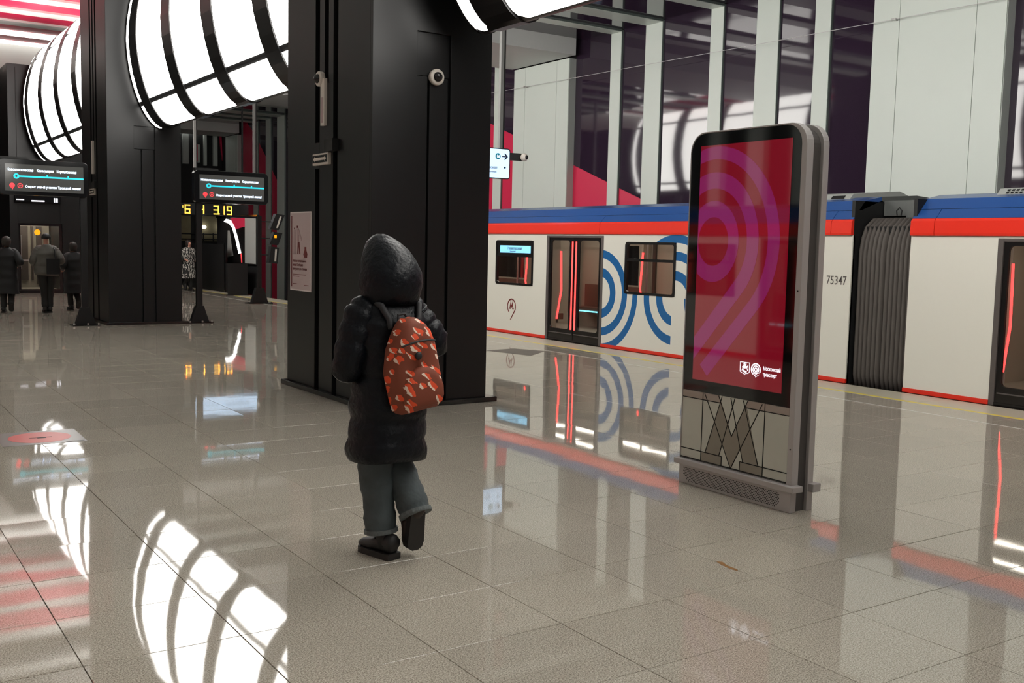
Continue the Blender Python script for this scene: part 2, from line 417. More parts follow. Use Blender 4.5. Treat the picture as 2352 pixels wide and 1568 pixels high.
for a, b, kd in solid:
    if kd == 'big':
        top = 6.72
        j1, j2 = a+(b-a)*.206, a+(b-a)*.785
        for p, q in ((a, j1), (j1, j2), (j2, b)):
            obj('white_panel', B().box(16.77, XW, p+.006, q-.006, -1.1, top), 'white', wall)
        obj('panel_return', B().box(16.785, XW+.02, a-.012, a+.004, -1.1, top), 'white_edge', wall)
        obj('panel_backing', B().box(16.80, XW+.03, a+.004, b-.004, -1.1, top-.02), 'slot', wall)
    else:
        obj('white_fin', B().box(16.94, XW, a, b, -1.1, 7.17), 'white', wall)
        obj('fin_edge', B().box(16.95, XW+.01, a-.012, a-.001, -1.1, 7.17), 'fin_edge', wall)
def diag(y):      # boundary between red (below) and dark (above) glass
    if y < 30: return 2.93+.3465*(y-19.75)
    return 3.27+.797*(y-43.07)
edges = sorted(solid)
for k in range(len(edges)-1):
    a, b = edges[k][1]+.004, edges[k+1][0]-(.004 if edges[k+1][2] == 'big' else .013)
    if b-a < .05: continue
    za, zb = diag(a), diag(b); lo, hi = -1.1, 7.6
    if 17 < a < 30 or a > 42:
        za, zb = max(lo, min(hi, za)), max(lo, min(hi, zb))
        if max(za, zb) > lo+.1:
            obj('red_pane', B().prism([(a, lo), (b, lo), (b, zb-.004), (a, za-.004)], 'x', XW, XW+.03), 'glass_red', wall)
        if min(za, zb) < hi-.01:
            o = obj('dark_pane', B().prism([(a, za+.004), (b, zb+.004), (b, hi), (a, hi)], 'x', XW, XW+.03), 'glass_dark', wall, origin=(XW, (a+b)/2, 3))
            o.rotation_euler = (0, R.gauss(0, .002), R.gauss(0, .003))
    else:
        o = obj('dark_pane', B().box(XW, XW+.03, a, b, lo, hi), 'glass_dark', wall, origin=(XW, (a+b)/2, 3))
        o.rotation_euler = (0, R.gauss(0, .002), R.gauss(0, .003))
# portal beams and dark glossy ceiling over the right track
ceil = obj('ceiling', B().box(6.9, XW+.3, -14, 53, 7.66, 7.9), 'black_matt', kind='structure')
for a, b, kd in solid:
    if kd == 'fin':
        obj('portal_beam', B().box(7.4, 16.94, a, b, ZC, 7.21), 'white', ceil)
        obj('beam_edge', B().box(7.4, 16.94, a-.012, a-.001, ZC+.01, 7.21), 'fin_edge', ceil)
    else:
        obj('portal_beam', B().box(7.4, 16.76, a-.3, b+.1, 6.75, 7.62), 'ceil', ceil)
for k in range(len(edges)-1):
    a, b = edges[k][1]+.003, edges[k+1][0]-.014
    if edges[k][2] == 'big': a += .1
    if edges[k+1][2] == 'big': b -= .3
    if b-a < .1: continue
    obj('ceiling_pane', B().box(7.4, XW, a, b, 7.18, 7.21), 'glass_dark', ceil)
# taut cable with brackets
cb = thing('wall_cable', (16.6, 22.4, 5.5), 'thin pale cable strung in front of the tall wall panels', 'cable')
SC = 16.66/14.4
obj('wire', B().tube([(16.66, 30*SC, 1.7+3.95*SC), (16.66, 22.412*SC, 1.7+3.876*SC), (16.66, 10.7*SC, 1.7+3.739*SC), (16.66, 4*SC, 1.7+3.67*SC)], .006, 6), 'cable', cb)
for yy, zz in ((21.17*SC, 1.7+3.862*SC), (10.72*SC, 1.7+3.74*SC)):
    obj('bracket', B().box(16.64, 16.78, yy-.012, yy+.012, zz-.012, zz+.012).box(16.645, 16.675, yy-.05, yy+.05, zz-.018, zz+.018), 'steel', cb)

# ------------------------------------------------------------------ centre ceiling over the column row
cc = obj('ceiling_centre', B().box(-.2, 6.9, -14, 26.5, 8.05, 8.3), 'soffit', kind='structure')
obj('red_field', B().box(-.2, 9.0, 26.5, 37.2, 7.86, 8.1), 'ceil_red', cc)
obj('end_fascia', B().box(-.2, 9.2, 37.25, 37.7, 6.95, 8.3), 'slat', cc)
obj('upstand', B().box(6.88, 6.98, -14, 26.5, 7.6, 8.2).box(8.95, 9.05, 26.5, 37.3, 7.6, 8.2), 'slat', cc)
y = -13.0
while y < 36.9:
    obj('ceiling_slat' if y < 34 else 'glow_slat', (B().box(-.2, 6.9, y, y+.62, 7.98, 8.06) if y < 26 else B().box(-.2, 8.95, y, y+.62, 7.80, 7.87)), 'slat' if y < 34 else 'glow_slat', cc); y += 1.78  # the last slats glow only to light the fascia beside them
obj('ceiling_left', B().box(-9, -.2, -14, 53, 7.7, 7.9), 'ceil', kind='structure')
obj('ceiling_far', B().box(-.2, 6.9, 37.7, 53, 6.9, 7.1), 'soffit', kind='structure')

# unseen fill lights added over the left side to brighten platform and kiosk
ORD = ('first', 'second', 'third', 'fourth', 'fifth', 'sixth')
def fill_light(x, y, top, lab):
    t = thing('fill_light', (x, y, 7.0), lab, 'light', 'added fill lights over the left side')
    obj('housing', B().box(x-.09, x+.09, y-2, y+2, 6.96, 7.09), 'white_edge', t)
    obj('diffuser', B().box(x-.075, x+.075, y-1.97, y+1.97, 6.945, 6.96), 'line', t)
    for q in (-1.5, 1.5):
        obj('hanger', B().box(x-.012, x+.012, y+q-.012, y+q+.012, 7.09, top), 'black_matt', t)
for x, row in ((-4.3, 'outer'), (-.9, 'inner')):
    for k, y in enumerate((-4, 2, 8, 14, 20, 26)):
        fill_light(x, y, 7.23 if x > 0 else 7.69, '%s added white fill light from the viewer in the %s row over the left track' % (ORD[k], row))

# ------------------------------------------------------------------ columns
def column(yn, label, plain=False):
    xl, xr, yf, top = 4.59, 5.985, yn+2.23, 8.2
    t = thing('column', ((xl+xr)/2, (yn+yf)/2, 0), label, 'column', 'black clad columns of the platform row')
    obj('core', B().box(xl+.05, xr-.05, yn+.05, yf-.05, 0, top), 'slot', t)
    obj('plinth', B().box(xl-.06, xr+.12, yn-.05, yf+.06, .0, .055), 'black_gloss', t, bevel=.006)
    P = lambda *a: obj('cladding_panel', B().box(*a), 'black', t, bevel=.003)
    # left face (towards -X): panel, three slots, panel
    d0, d1 = xl, xl+.05
    P(d0, d1, yn+.0505, yn+.82, .055, top)
    P(d0, d1, yn+.94, yn+1.30, .055, 3.40)
    P(d0, d1, yn+.94, yn+1.065, 3.40, top)
    P(d0, d1, yn+1.17, yn+1.30, 3.40, top)
    P(d0, d1, yn+1.42, yf, .055, top)
    P(d0, d1, yn+1.30, yn+1.42, 2.50, 2.78)
    P(xl+.02, xl+.05, yn+1.065, yn+1.17, 3.40, 3.45)
    # near face (towards the camera)
    u_ = [(xl, .055), (xl+.62, .055), (xl+.62, 3.40), (xl+.50, 3.40), (xl+.50, 3.845), (xl+.895, 3.845), (xl+.895, .055), (xr, .055), (xr, top), (xl, top)]
    obj('cladding_panel', B().prism(u_, 'y', yn, yn+.05), 'black', t, bevel=.003)
    P(xl+.65, xl+.86, yn+.006, yn+.05, .055, 3.40); P(xl+.50, xl+.895, yn+.03, yn+.05, 3.41, 3.845)
    # right and far faces
    P(xr-.05, xr, yn+.05, yf, .055, top); P(xl+.05, xr-.05, yf-.05, yf, .055, top)
    return t
YA, YBC, YC0 = 9.43, 20.85, -2.45
column(YA, 'near black clad column behind the hooded walker, with two camera domes and a poster')
column(YBC, 'black clad column standing between the two route displays')
column(YC0, 'black clad column of the row nearest the viewer, before the lit lens lamp')

def dome_camera(c, n, name_lab, trunk=None):
    """wall camera: round ivory housing with dark dome; n is the outward normal"""
    c = Vector(c); n = Vector(n); a = Vector((0, 0, 1)); s = n.cross(a)
    t = thing('dome_camera', c, name_lab, 'camera')
    def ring(r, d): return [c+n*d+(s*cos(2*pi*i/24)+a*sin(2*pi*i/24))*r for i in range(24)]
    obj('housing', B().loft([ring(.078, 0), ring(.082, .02), ring(.082, .045), ring(.074, .055), ring(.05, .056)]), 'ivory', t, smooth=False)
    obj('dome', B().loft([ring(.052*cos(x), .05+.05*sin(x)) for x in (0, .3, .6, .9, 1.2, 1.45)]), 'dome', t, smooth=True)
    if trunk:
        obj('cable_duct', trunk, 'ivory', t, bevel=.003)
    return t
dome_camera((5.30, YA, 3.40), (0, -1, 0), 'white ringed camera dome on the near face of the near column')
tr = B().box(4.555, 4.592, 10.53, 10.63, 2.95, 3.45)
dc = dome_camera((4.59, 10.66, 3.455), (-1, 0, 0), 'white camera dome with long cable duct on the slotted column side', tr)
obj('duct_recess', B().box(4.552, 4.556, 10.555, 10.605, 2.98, 3.25), 'pale_pink', dc)
def beacon(yn, lab):
    t = thing('exit_beacon', (4.57, yn+1.17, 2.58), lab, 'sensor box')
    obj('box', B().box(4.55, 4.59, yn+.98, yn+1.40, 2.53, 2.655), 'ivory', t, bevel=.006)
    obj('window', B().box(4.545, 4.551, yn+1.0, yn+1.38, 2.555, 2.635), 'black_gloss', t)
    ar = [(yn+1.02, 2.595), (yn+1.06, 2.625), (yn+1.06, 2.61), (yn+1.32, 2.61), (yn+1.32, 2.625), (yn+1.36, 2.595), (yn+1.32, 2.565), (yn+1.32, 2.58), (yn+1.06, 2.58), (yn+1.06, 2.565)]
    obj('arrow', B().prism(ar, 'x', 4.543, 4.546), 'ivory', t)
    obj('holder', B().box(4.52, 4.59, yn+.80, yn+1.02, 2.66, 2.79), 'black_matt', t)
    obj('led', B().box(4.57, 4.59, yn+1.08, yn+1.12, 2.67, 2.70), 'ivory', t)
beacon(YA, 'small silver framed double arrow sign on the near column side')
beacon(YBC, 'small double arrow sign on the farther column by the left display')
du = thing('cable_duct', (4.57, YBC+1.15, 3.2), 'narrow ivory cable duct on the farther column side', 'duct')
obj('duct', B().box(4.555, 4.59, YBC+1.10, YBC+1.20, 2.95, 3.6), 'ivory', du)
# poster on the near column
po = thing('poster', (4.58, 11.24, 1.58), 'pale lost property poster on the side of the near column', 'poster')
obj('sheet', B().box(4.582, 4.59, 10.935, 11.555, 1.13, 2.035), 'poster_edge', po)
obj('print', B().box(4.579, 4.583, 10.95, 11.535, 1.145, 2.02), 'poster', po)
obj('side_stripe', B().box(4.577, 4.58, 11.49, 11.512, 1.17, 1.99), 'maroon', po)
def pq(u, v): return (11.535-.585*u, 2.02-.875*v)      # u,v in 0..1 across the sheet
fig = B()
for pts in ([(.18, .19), (.22, .19), (.22, .215), (.18, .215)], [(.32, .165), (.38, .165), (.38, .195), (.32, .195)]): fig.prism([pq(*p) for p in pts], 'x', 4.577, 4.58)
fig.prism([pq(*p) for p in ((.37, .375), (.46, .375), (.51, .535), (.46, .535), (.42, .42), (.40, .535), (.35, .535))], 'x', 4.577, 4.58)
fig.prism([pq(*p) for p in ((.72, .44), (.80, .44), (.80, .48), (.86, .53), (.84, .58), (.72, .58), (.66, .54), (.72, .48))], 'x', 4.577, 4.58)
obj('red_figures', fig, 'maroon', po)
fp = B()
fp.prism([pq(*p) for p in ((.32, .2), (.42, .2), (.58, .34), (.55, .36), (.44, .28), (.44, .37), (.34, .37))], 'x', 4.577, 4.58)
fp.prism([pq(*p) for p in ((.16, .22), (.25, .22), (.27, .4), (.26, .54), (.15, .54), (.15, .4))], 'x', 4.577, 4.58)
obj('pale_figures', fp, 'pale_pink', po)
for k, (s, w) in enumerate((('Нашли оставленные', .40), ('вещи? Сообщите', .31), ('дежурному по станции', .42))):
    yy, zz = pq(.12, .64+.052*k)
    obj('headline', text_b(s, .04, (4.579, yy, zz), (0, -1, 0), (0, 0, 1), bold=.001, fit=w), 'maroon', po)
sm = B()
for u0, u1, v in ((.12, .78, .80), (.12, .45, .825), (.12, .32, .925), (.7, .92, .935)): sm.prism([pq(u0, v), pq(u1, v), pq(u1, v+.008), pq(u0, v+.008)], 'x', 4.577, 4.58)
obj('small_print', sm, 'maroon', po)

# ------------------------------------------------------------------ lens lamps
LX, LZ, LA, LB = 5.62, 5.45, .66, 1.64
def lens(t, out=0., a=LA):     # t in -1..1 along the height, returns half width
    t = max(-1, min(1, t)); return a*(max(0, 1-abs(t)**1.8))**.55 + out
ROWS = ((-1.0, -.757), (-.703, .672), (.726, .985))
def lamp(yfar, ynear, label):
    t = thing('lens_lamp', (LX, (yfar+ynear)/2, LZ), label, 'lamp', 'glowing lens lamps between the columns')
    strips = []; y = yfar
    strips.append((yfar-.22, yfar)); y = yfar-.22-.53
    while y-1.66 > ynear-.4:
        strips.append((max(y-1.66, ynear), y)); y -= 1.66+.53
    if y > ynear+.05: strips.append((ynear, y))
    def prof(out):
        tt = [-.998, -.985, -.95, -.9, -.82, -.73, -.6, -.4, -.2, 0, .2, .4, .6, .73, .82, .9, .95, .985, .998]
        return [(-lens(q, out), q) for q in tt]+[(lens(q, out), q) for q in tt[::-1]]
    hull = [(LX+p, LZ+LB*q) for p, q in prof(-.012)]
    obj('shell', B().prism(hull, 'y', ynear+.01, yfar-.01), 'lamp_black', t)
    cap = [(LX+p, LZ+LB*q) for p, q in prof(.012)]
    obj('end_cap', B().prism(cap, 'y', yfar-.02, yfar+.015), 'lamp_black', t)
    ribs = [(strips[i+1][1], strips[i][0]) for i in range(len(strips)-1)]
    for a, b in ribs:
        obj('rib', B().prism([(LX+p*1.0, LZ+LB*1.004*q) for p, q in prof(.016)], 'y', a+.012, b-.012), 'lamp_black', t)
    for a, b in strips:
        for r0, r1 in ROWS:
            for sg in (-1, 1):
                n = 10; bb = B(); rings = []
                rc = min(.10, (b-a)*.3) if (r1 < .9 and r0 < -.9) else .02
                lo_ = r0 if sg < 0 or r0 > -.9 else -.885
                for i in range(n+1):
                    q = lo_+(r1-lo_)*i/n
                    ins = 0.
                    if r0 < -.9:                                # bottom row: rounded lower corners
                        h = (q-lo_)*LB
                        if h < rc: ins = rc-sqrt(max(0, rc*rc-(rc-h)**2))
                    q2 = max(-.992, q)
                    x0, x1 = LX+sg*lens(q2, -.02), LX+sg*(lens(q2, .004))
                    z = LZ+LB*q2
                    ya, yb = a+.012+ins, b-.012-ins
                    ring = [(x0, ya, z), (x1, ya, z), (x1, yb, z), (x0, yb, z)]
                    rings.append(ring if sg > 0 else ring)
                obj('light_panel', bb.loft(rings), 'lamp', t)
    return t
lamp(20.81, 11.9, 'big white ribbed lens lamp hanging between the near and middle columns')
lamp(9.01, 0.0, 'white ribbed lens lamp cut by the top edge, right of the near column')
lamp(32.81, 23.8, 'far white ribbed lens lamp above the left route display')
lamp(-2.89, -11.9, 'white ribbed lens lamp behind the viewer at the open end of the row')

# ------------------------------------------------------------------ elevator shaft (third position of the row)
el = thing('elevator_shaft', (5.3, 34.4, 0), 'black elevator shaft with a glass door behind the walking people', 'elevator')
obj('shaft_wall', B().box(4.59, 4.8, 33.15, 35.8, 0, 6.5).box(6.0, 6.6, 33.15, 35.8, 0, 6.5).box(4.8, 6.0, 35.4, 35.8, 0, 6.5), 'black', el)
obj('shaft_front', B().box(4.8, 6.0, 33.15, 33.3, 2.05, 6.5), 'black', el)
obj('shaft_top', B().box(4.59, 6.6, 33.15, 35.8, 6.5, 6.6), 'black', el)
obj('front_seam', B().box(4.80, 4.81, 33.14, 33.152, 0, 6.5).box(5.95, 5.96, 33.14, 33.152, 2.1, 6.5), 'slot', el)
dr = obj('door', B().box(4.8, 4.86, 33.2, 33.26, .08, 2.05).box(5.92, 6.0, 33.2, 33.26, .08, 2.05).box(4.86, 5.92, 33.2, 33.26, 1.98, 2.05).box(4.86, 5.92, 33.2, 33.26, .08, .12), 'black_gloss', el)
obj('pane', B().box(4.86, 5.92, 33.22, 33.235, .12, 1.98), 'pane', dr)
obj('door_bar', B().box(4.90, 5.16, 33.17, 33.19, .95, .985), 'steel', dr)
obj('pull_handle', B().box(4.87, 4.885, 33.17, 33.195, .7, 1.7), 'steel', dr)
obj('yellow_disc', B().disc((5.32, 1.79), .085, 'y', (33.19, 33.2)), 'amber_dot', dr)
ci = obj('cabin', B().box(4.82, 5.98, 35.2, 35.3, .05, 2.3).box(4.8, 6.0, 33.3, 35.3, .02, .08), 'int_grey', el)
obj('cabin_wall', B().box(5.05, 5.35, 35.12, 35.2, .3, 1.98).box(5.45, 5.5, 35.1, 35.2, .3, 1.98).box(5.6, 5.75, 35.1, 35.2, .2, 1.98), 'int_dark', el)
obj('cabin_lamp', B().box(4.9, 5.3, 33.8, 34.8, 2.2, 2.24).box(5.5, 5.85, 33.8, 34.8, 2.2, 2.24), 'car_light', el)
obj('sill', B().box(4.59, 6.62, 33.1, 33.16, 0, .08), 'black_gloss', el)
es = thing('elevator_sign', (5.1, 33.05, 2.6), 'small black sign box over the elevator door, under the display', 'sign')
obj('box', B().box(4.72, 5.95, 33.0, 33.148, 2.66, 2.86), 'black_gloss', es)
obj('sign_marks', B().box(4.74, 4.95, 32.99, 33.002, 2.71, 2.74).box(5.15, 5.5, 32.99, 33.002, 2.68, 2.72).box(5.75, 5.79, 32.99, 33.002, 2.68, 2.8).box(5.82, 5.86, 32.99, 33.002, 2.68, 2.8), 'lit_white', es)

# ------------------------------------------------------------------ route displays on posts
def route_display(px, py, side, label):
    """post at (px,py); the screen reaches to +X (side=1) or -X (side=-1)"""
    t = thing('route_display', (px, py, 0), label, 'display', 'route displays on black posts')
    x0, x1 = (px-.12, px+1.42) if side > 0 else (px-1.46, px+.08)
    ys = py-.10
    obj('post', B().box(px-.06, px+.06, py-.04, py+.04, .02, 2.5), 'black', t, bevel=.004)
    obj('foot', B().prism([(px-.185, .02), (px+.185, .02), (px+.075, .35), (px-.075, .35)], 'y', py-.07, py+.07), 'black', t)
    bp = obj('base_plate', B().box(px-.25, px+.25, py-.16, py+.16, 0, .02), 'black_gloss', t)
    for sx in (-.22, 0.03, .22):
        obj('bolt', B().tube([(px+sx, py-.12, .02), (px+sx, py-.12, .05)], .018, 8), 'steel', bp)
    casing = obj('casing', B().prism(rrect(x0, x1, 2.43, 3.08, .09), 'y', ys, ys+.16), 'black_gloss', t, bevel=.008)
    obj('screen', B().box(x0+.11, x1-.09, ys-.004, ys+.002, 2.50, 2.99), 'screen_grey', t)
    obj('top_bracket', B().box(x0+.02, x0+.5, ys+.02, ys+.14, 3.07, 3.12), 'black_matt', casing)
    s0 = x0+.11; w = x1-.09-s0
    yt = ys-.005
    lines = [('Новомосковская', .02, .33), ('Коммунарка', .395, .215), ('Корниловская', .65, .255)]
    for s, u, fw in lines:
        obj('station_name', text_b(s, .065, (s0+u*w, yt, 2.865), (1, 0, 0), (0, 0, 1), bold=.0018, fit=fw*w), 'lit_text', t)
    ln = B().box(s0+.17*w, s0+w, yt-.001, yt+.001, 2.755, 2.785)
    frame_b(ln, [(s0+.14*w+.05*cos(q*pi/12), 2.77+.05*sin(q*pi/12)) for q in range(24)], [(s0+.14*w+.02*cos(q*pi/12), 2.77+.02*sin(q*pi/12)) for q in range(24)], 'y', yt-.002, yt)
    for u in (.53, .80): ln.box(s0+u*w-.014, s0+u*w+.014, yt-.001, yt+.001, 2.785, 2.812)
    obj('route_line', ln, 'lit_cyan', t)
    lg = B().disc((s0+.085*w, 2.60), .045, 'y', (yt-.001, yt+.001)).prism([(s0+.085*w-.02, 2.57), (s0+.085*w+.03, 2.57), (s0+.085*w+.005, 2.525)], 'y', yt-.001, yt+.001)
    frame_b(lg, [(s0+.185*w+.046*cos(q*pi/12), 2.60+.046*sin(q*pi/12)) for q in range(24)], [(s0+.185*w+.033*cos(q*pi/12), 2.60+.033*sin(q*pi/12)) for q in range(24)], 'y', yt-.002, yt)
    obj('logo', lg, 'lit_red', t)
    obj('logo_letter', text_b('м', .05, (s0+.185*w, yt-.001, 2.585), (1, 0, 0), (0, 0, 1), bold=.0015, align='CENTER'), 'lit_red', t)
    obj('message', text_b('Открыт новый участок Троицкой линии!', .06, (s0+.25*w, yt, 2.568), (1, 0, 0), (0, 0, 1), bold=.0018, fit=.71*w), 'lit_text', t)
    return t
route_display(6.36, 20.95, 1, 'route display right of the middle column, on a post with trapezoid foot')
route_display(4.17, 20.95, -1, 'route display cut by the left edge, on a post left of the middle column')

# ------------------------------------------------------------------ hanging pale blue direction signs
def nav_sign(x0, x1, y, z0, z1, rods, cam_x, cam_z, label, lines):
    t = thing('direction_sign', ((x0+x1)/2, y, z0), label, 'sign', 'pale blue direction signs hung from the ceiling')
    obj('case', B().prism(rrect(x0-.02, x1+.02, z0-.02, z1+.02, .05), 'y', y, y+.12), 'black_gloss', t)
    obj('lit_face', B().prism(rrect(x0, x1, z0, z1, .04), 'y', y-.006, y+.002), 'lit_blue', t)
    for rx in rods:
        obj('rod', B().box(rx-.045, rx+.02, y+.03, y+.10, z1+.02, 7.6), 'rod', t)
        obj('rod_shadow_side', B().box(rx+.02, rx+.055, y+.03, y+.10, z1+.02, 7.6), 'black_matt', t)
    obj('camera_arm', B().box(x1+.02, cam_x, y+.02, y+.10, cam_z-.07, cam_z+.07), 'black_gloss', t)
    hc = obj('camera_head', B().ball((cam_x, y-.02, cam_z), .075, 16, 10), 'ivory', t, smooth=True)
    obj('camera_lens', B().ball((cam_x+.01, y-.07, cam_z), .042, 14, 8), 'dome', hc, smooth=True)
    for s, tx, tz, size, mm in lines:
        obj('lettering', text_b(s, size, (tx, y-.006, tz), (1, 0, 0), (0, 0, 1), bold=.001), mm, t)
    return t
n1 = nav_sign(9.6, 10.93, 16.54, 2.975, 3.51, (10.77,), 11.26, 3.39, 'pale blue direction sign with a camera, edge showing right of the near column',
         [('Коммунарская', 9.70, 3.33, .085, 'sign_ink'), ('Kommunarskaya', 9.70, 3.25, .05, 'sign_ink'), ('Новомосковская', 10.08, 3.14, .07, 'sign_ink'), ('Novomoskovskaya', 10.3, 3.07, .045, 'sign_ink')])
obj('line_badge', B().disc((10.67, 3.375), .058, 'y', (16.53, 16.534)), 'teal', n1)
obj('badge_number', text_b('16', .075, (10.67, 16.529, 3.348), (1, 0, 0), (0, 0, 1), bold=.0015, align='CENTER'), 'lit_white', n1)
obj('arrow', B().prism([(10.76, 3.365), (10.85, 3.365), (10.81, 3.325), (10.83, 3.31), (10.895, 3.375), (10.83, 3.44), (10.81, 3.425), (10.85, 3.385), (10.76, 3.385)], 'y', 16.53, 16.534), 'sign_ink', n1)
obj('line_ring', B().disc((10.83, 3.17), .02, 'y', (16.53, 16.534)), 'sign_ink', n1)
nav_sign(9.36, 11.30, 31.24, 3.12, 3.62, (9.41, 11.24), 11.37, 3.49, 'pale blue direction sign hidden behind the right route display, its camera showing',
         [('Коммунарка', 9.5, 3.4, .09, 'sign_ink'), ('Новомосковская', 10.3, 3.4, .09, 'sign_ink'), ('Kommunarka', 9.5, 3.27, .06, 'sign_ink')])

# ------------------------------------------------------------------ advertising kiosk
KX, KY0, KY1 = 5.21, 4.457, 5.512      # front plane, near and far ends along Y
ku = lambda u: 5.512-u                 # u from the left (far) edge
ki = thing('advert_kiosk', (5.31, 4.985, 0), 'tall advertising kiosk with a dark red screen on the platform', 'kiosk')
def k_outline(ya, yb, z0, z1, r, n=8):
    pts = [(ya, z0), (yb, z0)]
    for cy, t0 in ((yb-r, 0), (ya+r, pi/2)):
        for i in range(n+1):
            t = t0+pi/2*i/n; pts.append((cy+r*cos(t), z1-r+r*sin(t)))
    return pts
W = KY1-KY0
fo, fi = k_outline(KY0, KY1, .13, 2.525, .14), k_outline(KY0+.045, KY1-.008, .185, 2.515, .13)
obj('front_frame', frame_b(B(), fo, fi, 'x', KX-.012, KX+.05), 'kiosk_frame', ki, bevel=.003)
obj('front_core', B().prism(k_outline(KY0+.02, KY1-.004, .10, 2.51, .13), 'x', KX+.012, KX+.05), 'kiosk_side', ki)
obj('side_recess', B().prism(k_outline(KY0+.025, KY1-.02, 0.0, 2.50, .13), 'x', KX+.05, KX+.145), 'kiosk_side', ki)
obj('back_frame', B().prism(k_outline(KY0, KY1, .0, 2.525, .14), 'x', KX+.145, KX+.20), 'kiosk_frame', ki, bevel=.004)
gl = obj('glass_border', B().prism(k_outline(KY0+.047, KY1-.010, .69, 2.512, .128), 'x', KX-.008, KX+.012), 'screen_black', ki)
SU0, SU1, SZ0, SZ1 = .102, .932, .774, 2.428
scr = obj('screen', B().box(KX-.010, KX-.007, ku(SU1), ku(SU0), SZ0, SZ1), 'screen_red', ki)
def clampu(u): return max(SU0+.001, min(SU1, u))
def band(a_in, b_in, a_out, b_out, th0, th1, tail=None, n=40):
    O = []; I = []
    for i in range(n+1):
        t = th0+(th1-th0)*i/n
        O.append((.255+a_out*cos(t), 1.76+b_out*sin(t))); I.append((.255+a_in*cos(t), 1.76+b_in*sin(t)))
    if tail: O.append(tail[0]); I.append(tail[1])
    b = B(); vs = []; fs = []
    for o, i in zip(O, I): vs += [(KX-.0108, ku(clampu(o[0])), min(o[1], SZ1-.002)), (KX-.0108, ku(clampu(i[0])), min(i[1], SZ1-.002))]
    for k in range(len(O)-1):
        q = (2*k, 2*k+1, 2*k+3, 2*k+2)
        a = [vs[x] for x in q]
        if abs(a[0][1]-a[2][1])+abs(a[1][1]-a[3][1]) > .0005: fs.append(q)
    return b.add(vs, fs)
T4 = radians(-44)
obj('pattern_ring', band(.146, .170, .243, .283, pi, -pi), 'screen_mauve', scr)
obj('pattern_band', band(.319, .368, .424, .480, pi*.75, T4, ((.10, .916), (.10, 1.077))), 'screen_mauve', scr)
obj('pattern_band', band(.505, .569, .607, .657, pi*.66, T4, ((.247, .81), (.172, .884))), 'screen_mauve', scr)
xk = KX-.0112
def kt(s, size, u, z, fit=None, m='lit_white', par=scr): return obj('caption', text_b(s, size, (xk+.002, ku(u), z), (0, -1, 0), (0, 0, 1), bold=.0008, fit=fit), m, par)
kt('Московский', .034, .768, .912, .150); kt('транспорт', .034, .768, .872, .122)
cr = B()   # crest: shield outline with a rider figure
so = [(.561, .948), (.649, .948), (.649, .882), (.637, .872), (.612, .868), (.605, .858), (.598, .868), (.573, .872), (.561, .882)]
si = [(u+(.605-u)*.09, z+(.908-z)*.09) for u, z in so]
frame_b(cr, [(ku(u), z) for u, z in so], [(ku(u), z) for u, z in si], 'x', xk-.001, xk)
for pts in ([(.592, .938), (.604, .944), (.612, .934), (.608, .92), (.596, .92)], [(.580, .915), (.596, .926), (.622, .922), (.636, .928), (.630, .912), (.612, .906), (.586, .904)],
            [(.584, .905), (.590, .905), (.582, .888), (.577, .888)], [(.622, .908), (.628, .908), (.636, .892), (.630, .89)], [(.588, .886), (.604, .892), (.626, .884), (.618, .876), (.6, .878)]):
    cr.prism([(ku(u), z) for u, z in pts], 'x', xk-.001, xk)
cr.tube([(xk, ku(.618), .938), (xk, ku(.588), .88)], .0016, 5)
obj('crest', cr, 'lit_white', scr)
lo9 = B()
for ro, ri in ((.044, .036), (.029, .022), (.012, .0)):
    if ri: frame_b(lo9, [(ku(.705)+ro*cos(radians(-52+i*258/24)+pi*0), .907+ro*sin(radians(-52+i*258/24))) for i in range(25)], [(ku(.705)+ri*cos(radians(-52+i*258/24)), .907+ri*sin(radians(-52+i*258/24))) for i in range(25)], 'x', xk-.001, xk)
frame_b(lo9, [(ku(.705)+.015*cos(i*pi/10), .907+.015*sin(i*pi/10)) for i in range(20)], [(ku(.705)+.008*cos(i*pi/10), .907+.008*sin(i*pi/10)) for i in range(20)], 'x', xk-.001, xk)
lo9.prism([(ku(.742), .88), (ku(.734), .876), (ku(.700), .858), (ku(.706), .855)], 'x', xk-.001, xk)
lo9.prism([(ku(.725), .888), (ku(.719), .882), (ku(.690), .866), (ku(.696), .862)], 'x', xk-.001, xk)
obj('spiral_logo', lo9, 'lit_white', scr)
# lower inlay panel
lp = obj('lower_panel', B().box(KX-.006, KX+.012, ku(1.006), ku(.004), .19, .688), 'panel_grey', ki)
def poly(pts, d=.0072): return B().prism([(ku(u), z) for u, z in pts], 'x', KX-d, KX-d+.002)
obj('emblem_inlay', poly([(.390, .655), (.504, .418), (.630, .655), (.755, .262), (.618, .262), (.590, .345), (.506, .192), (.418, .349), (.391, .262), (.255, .262)][::-1]), 'panel_dark', lp)
obj('emblem_foot', poly([(.213, .261), (.416, .261), (.416, .193), (.213, .193)]), 'panel_dark', lp)
obj('emblem_foot', poly([(.59, .257), (.797, .257), (.797, .19), (.59, .19)]), 'panel_dark', lp)
obj('top_strip', poly([(.004, .688), (.374, .688), (.392, .636), (.004, .636)]), 'panel_top', lp)
obj('top_strip', poly([(.640, .688), (1.006, .688), (1.006, .636), (.624, .636)]), 'panel_top', lp)
sl = B()
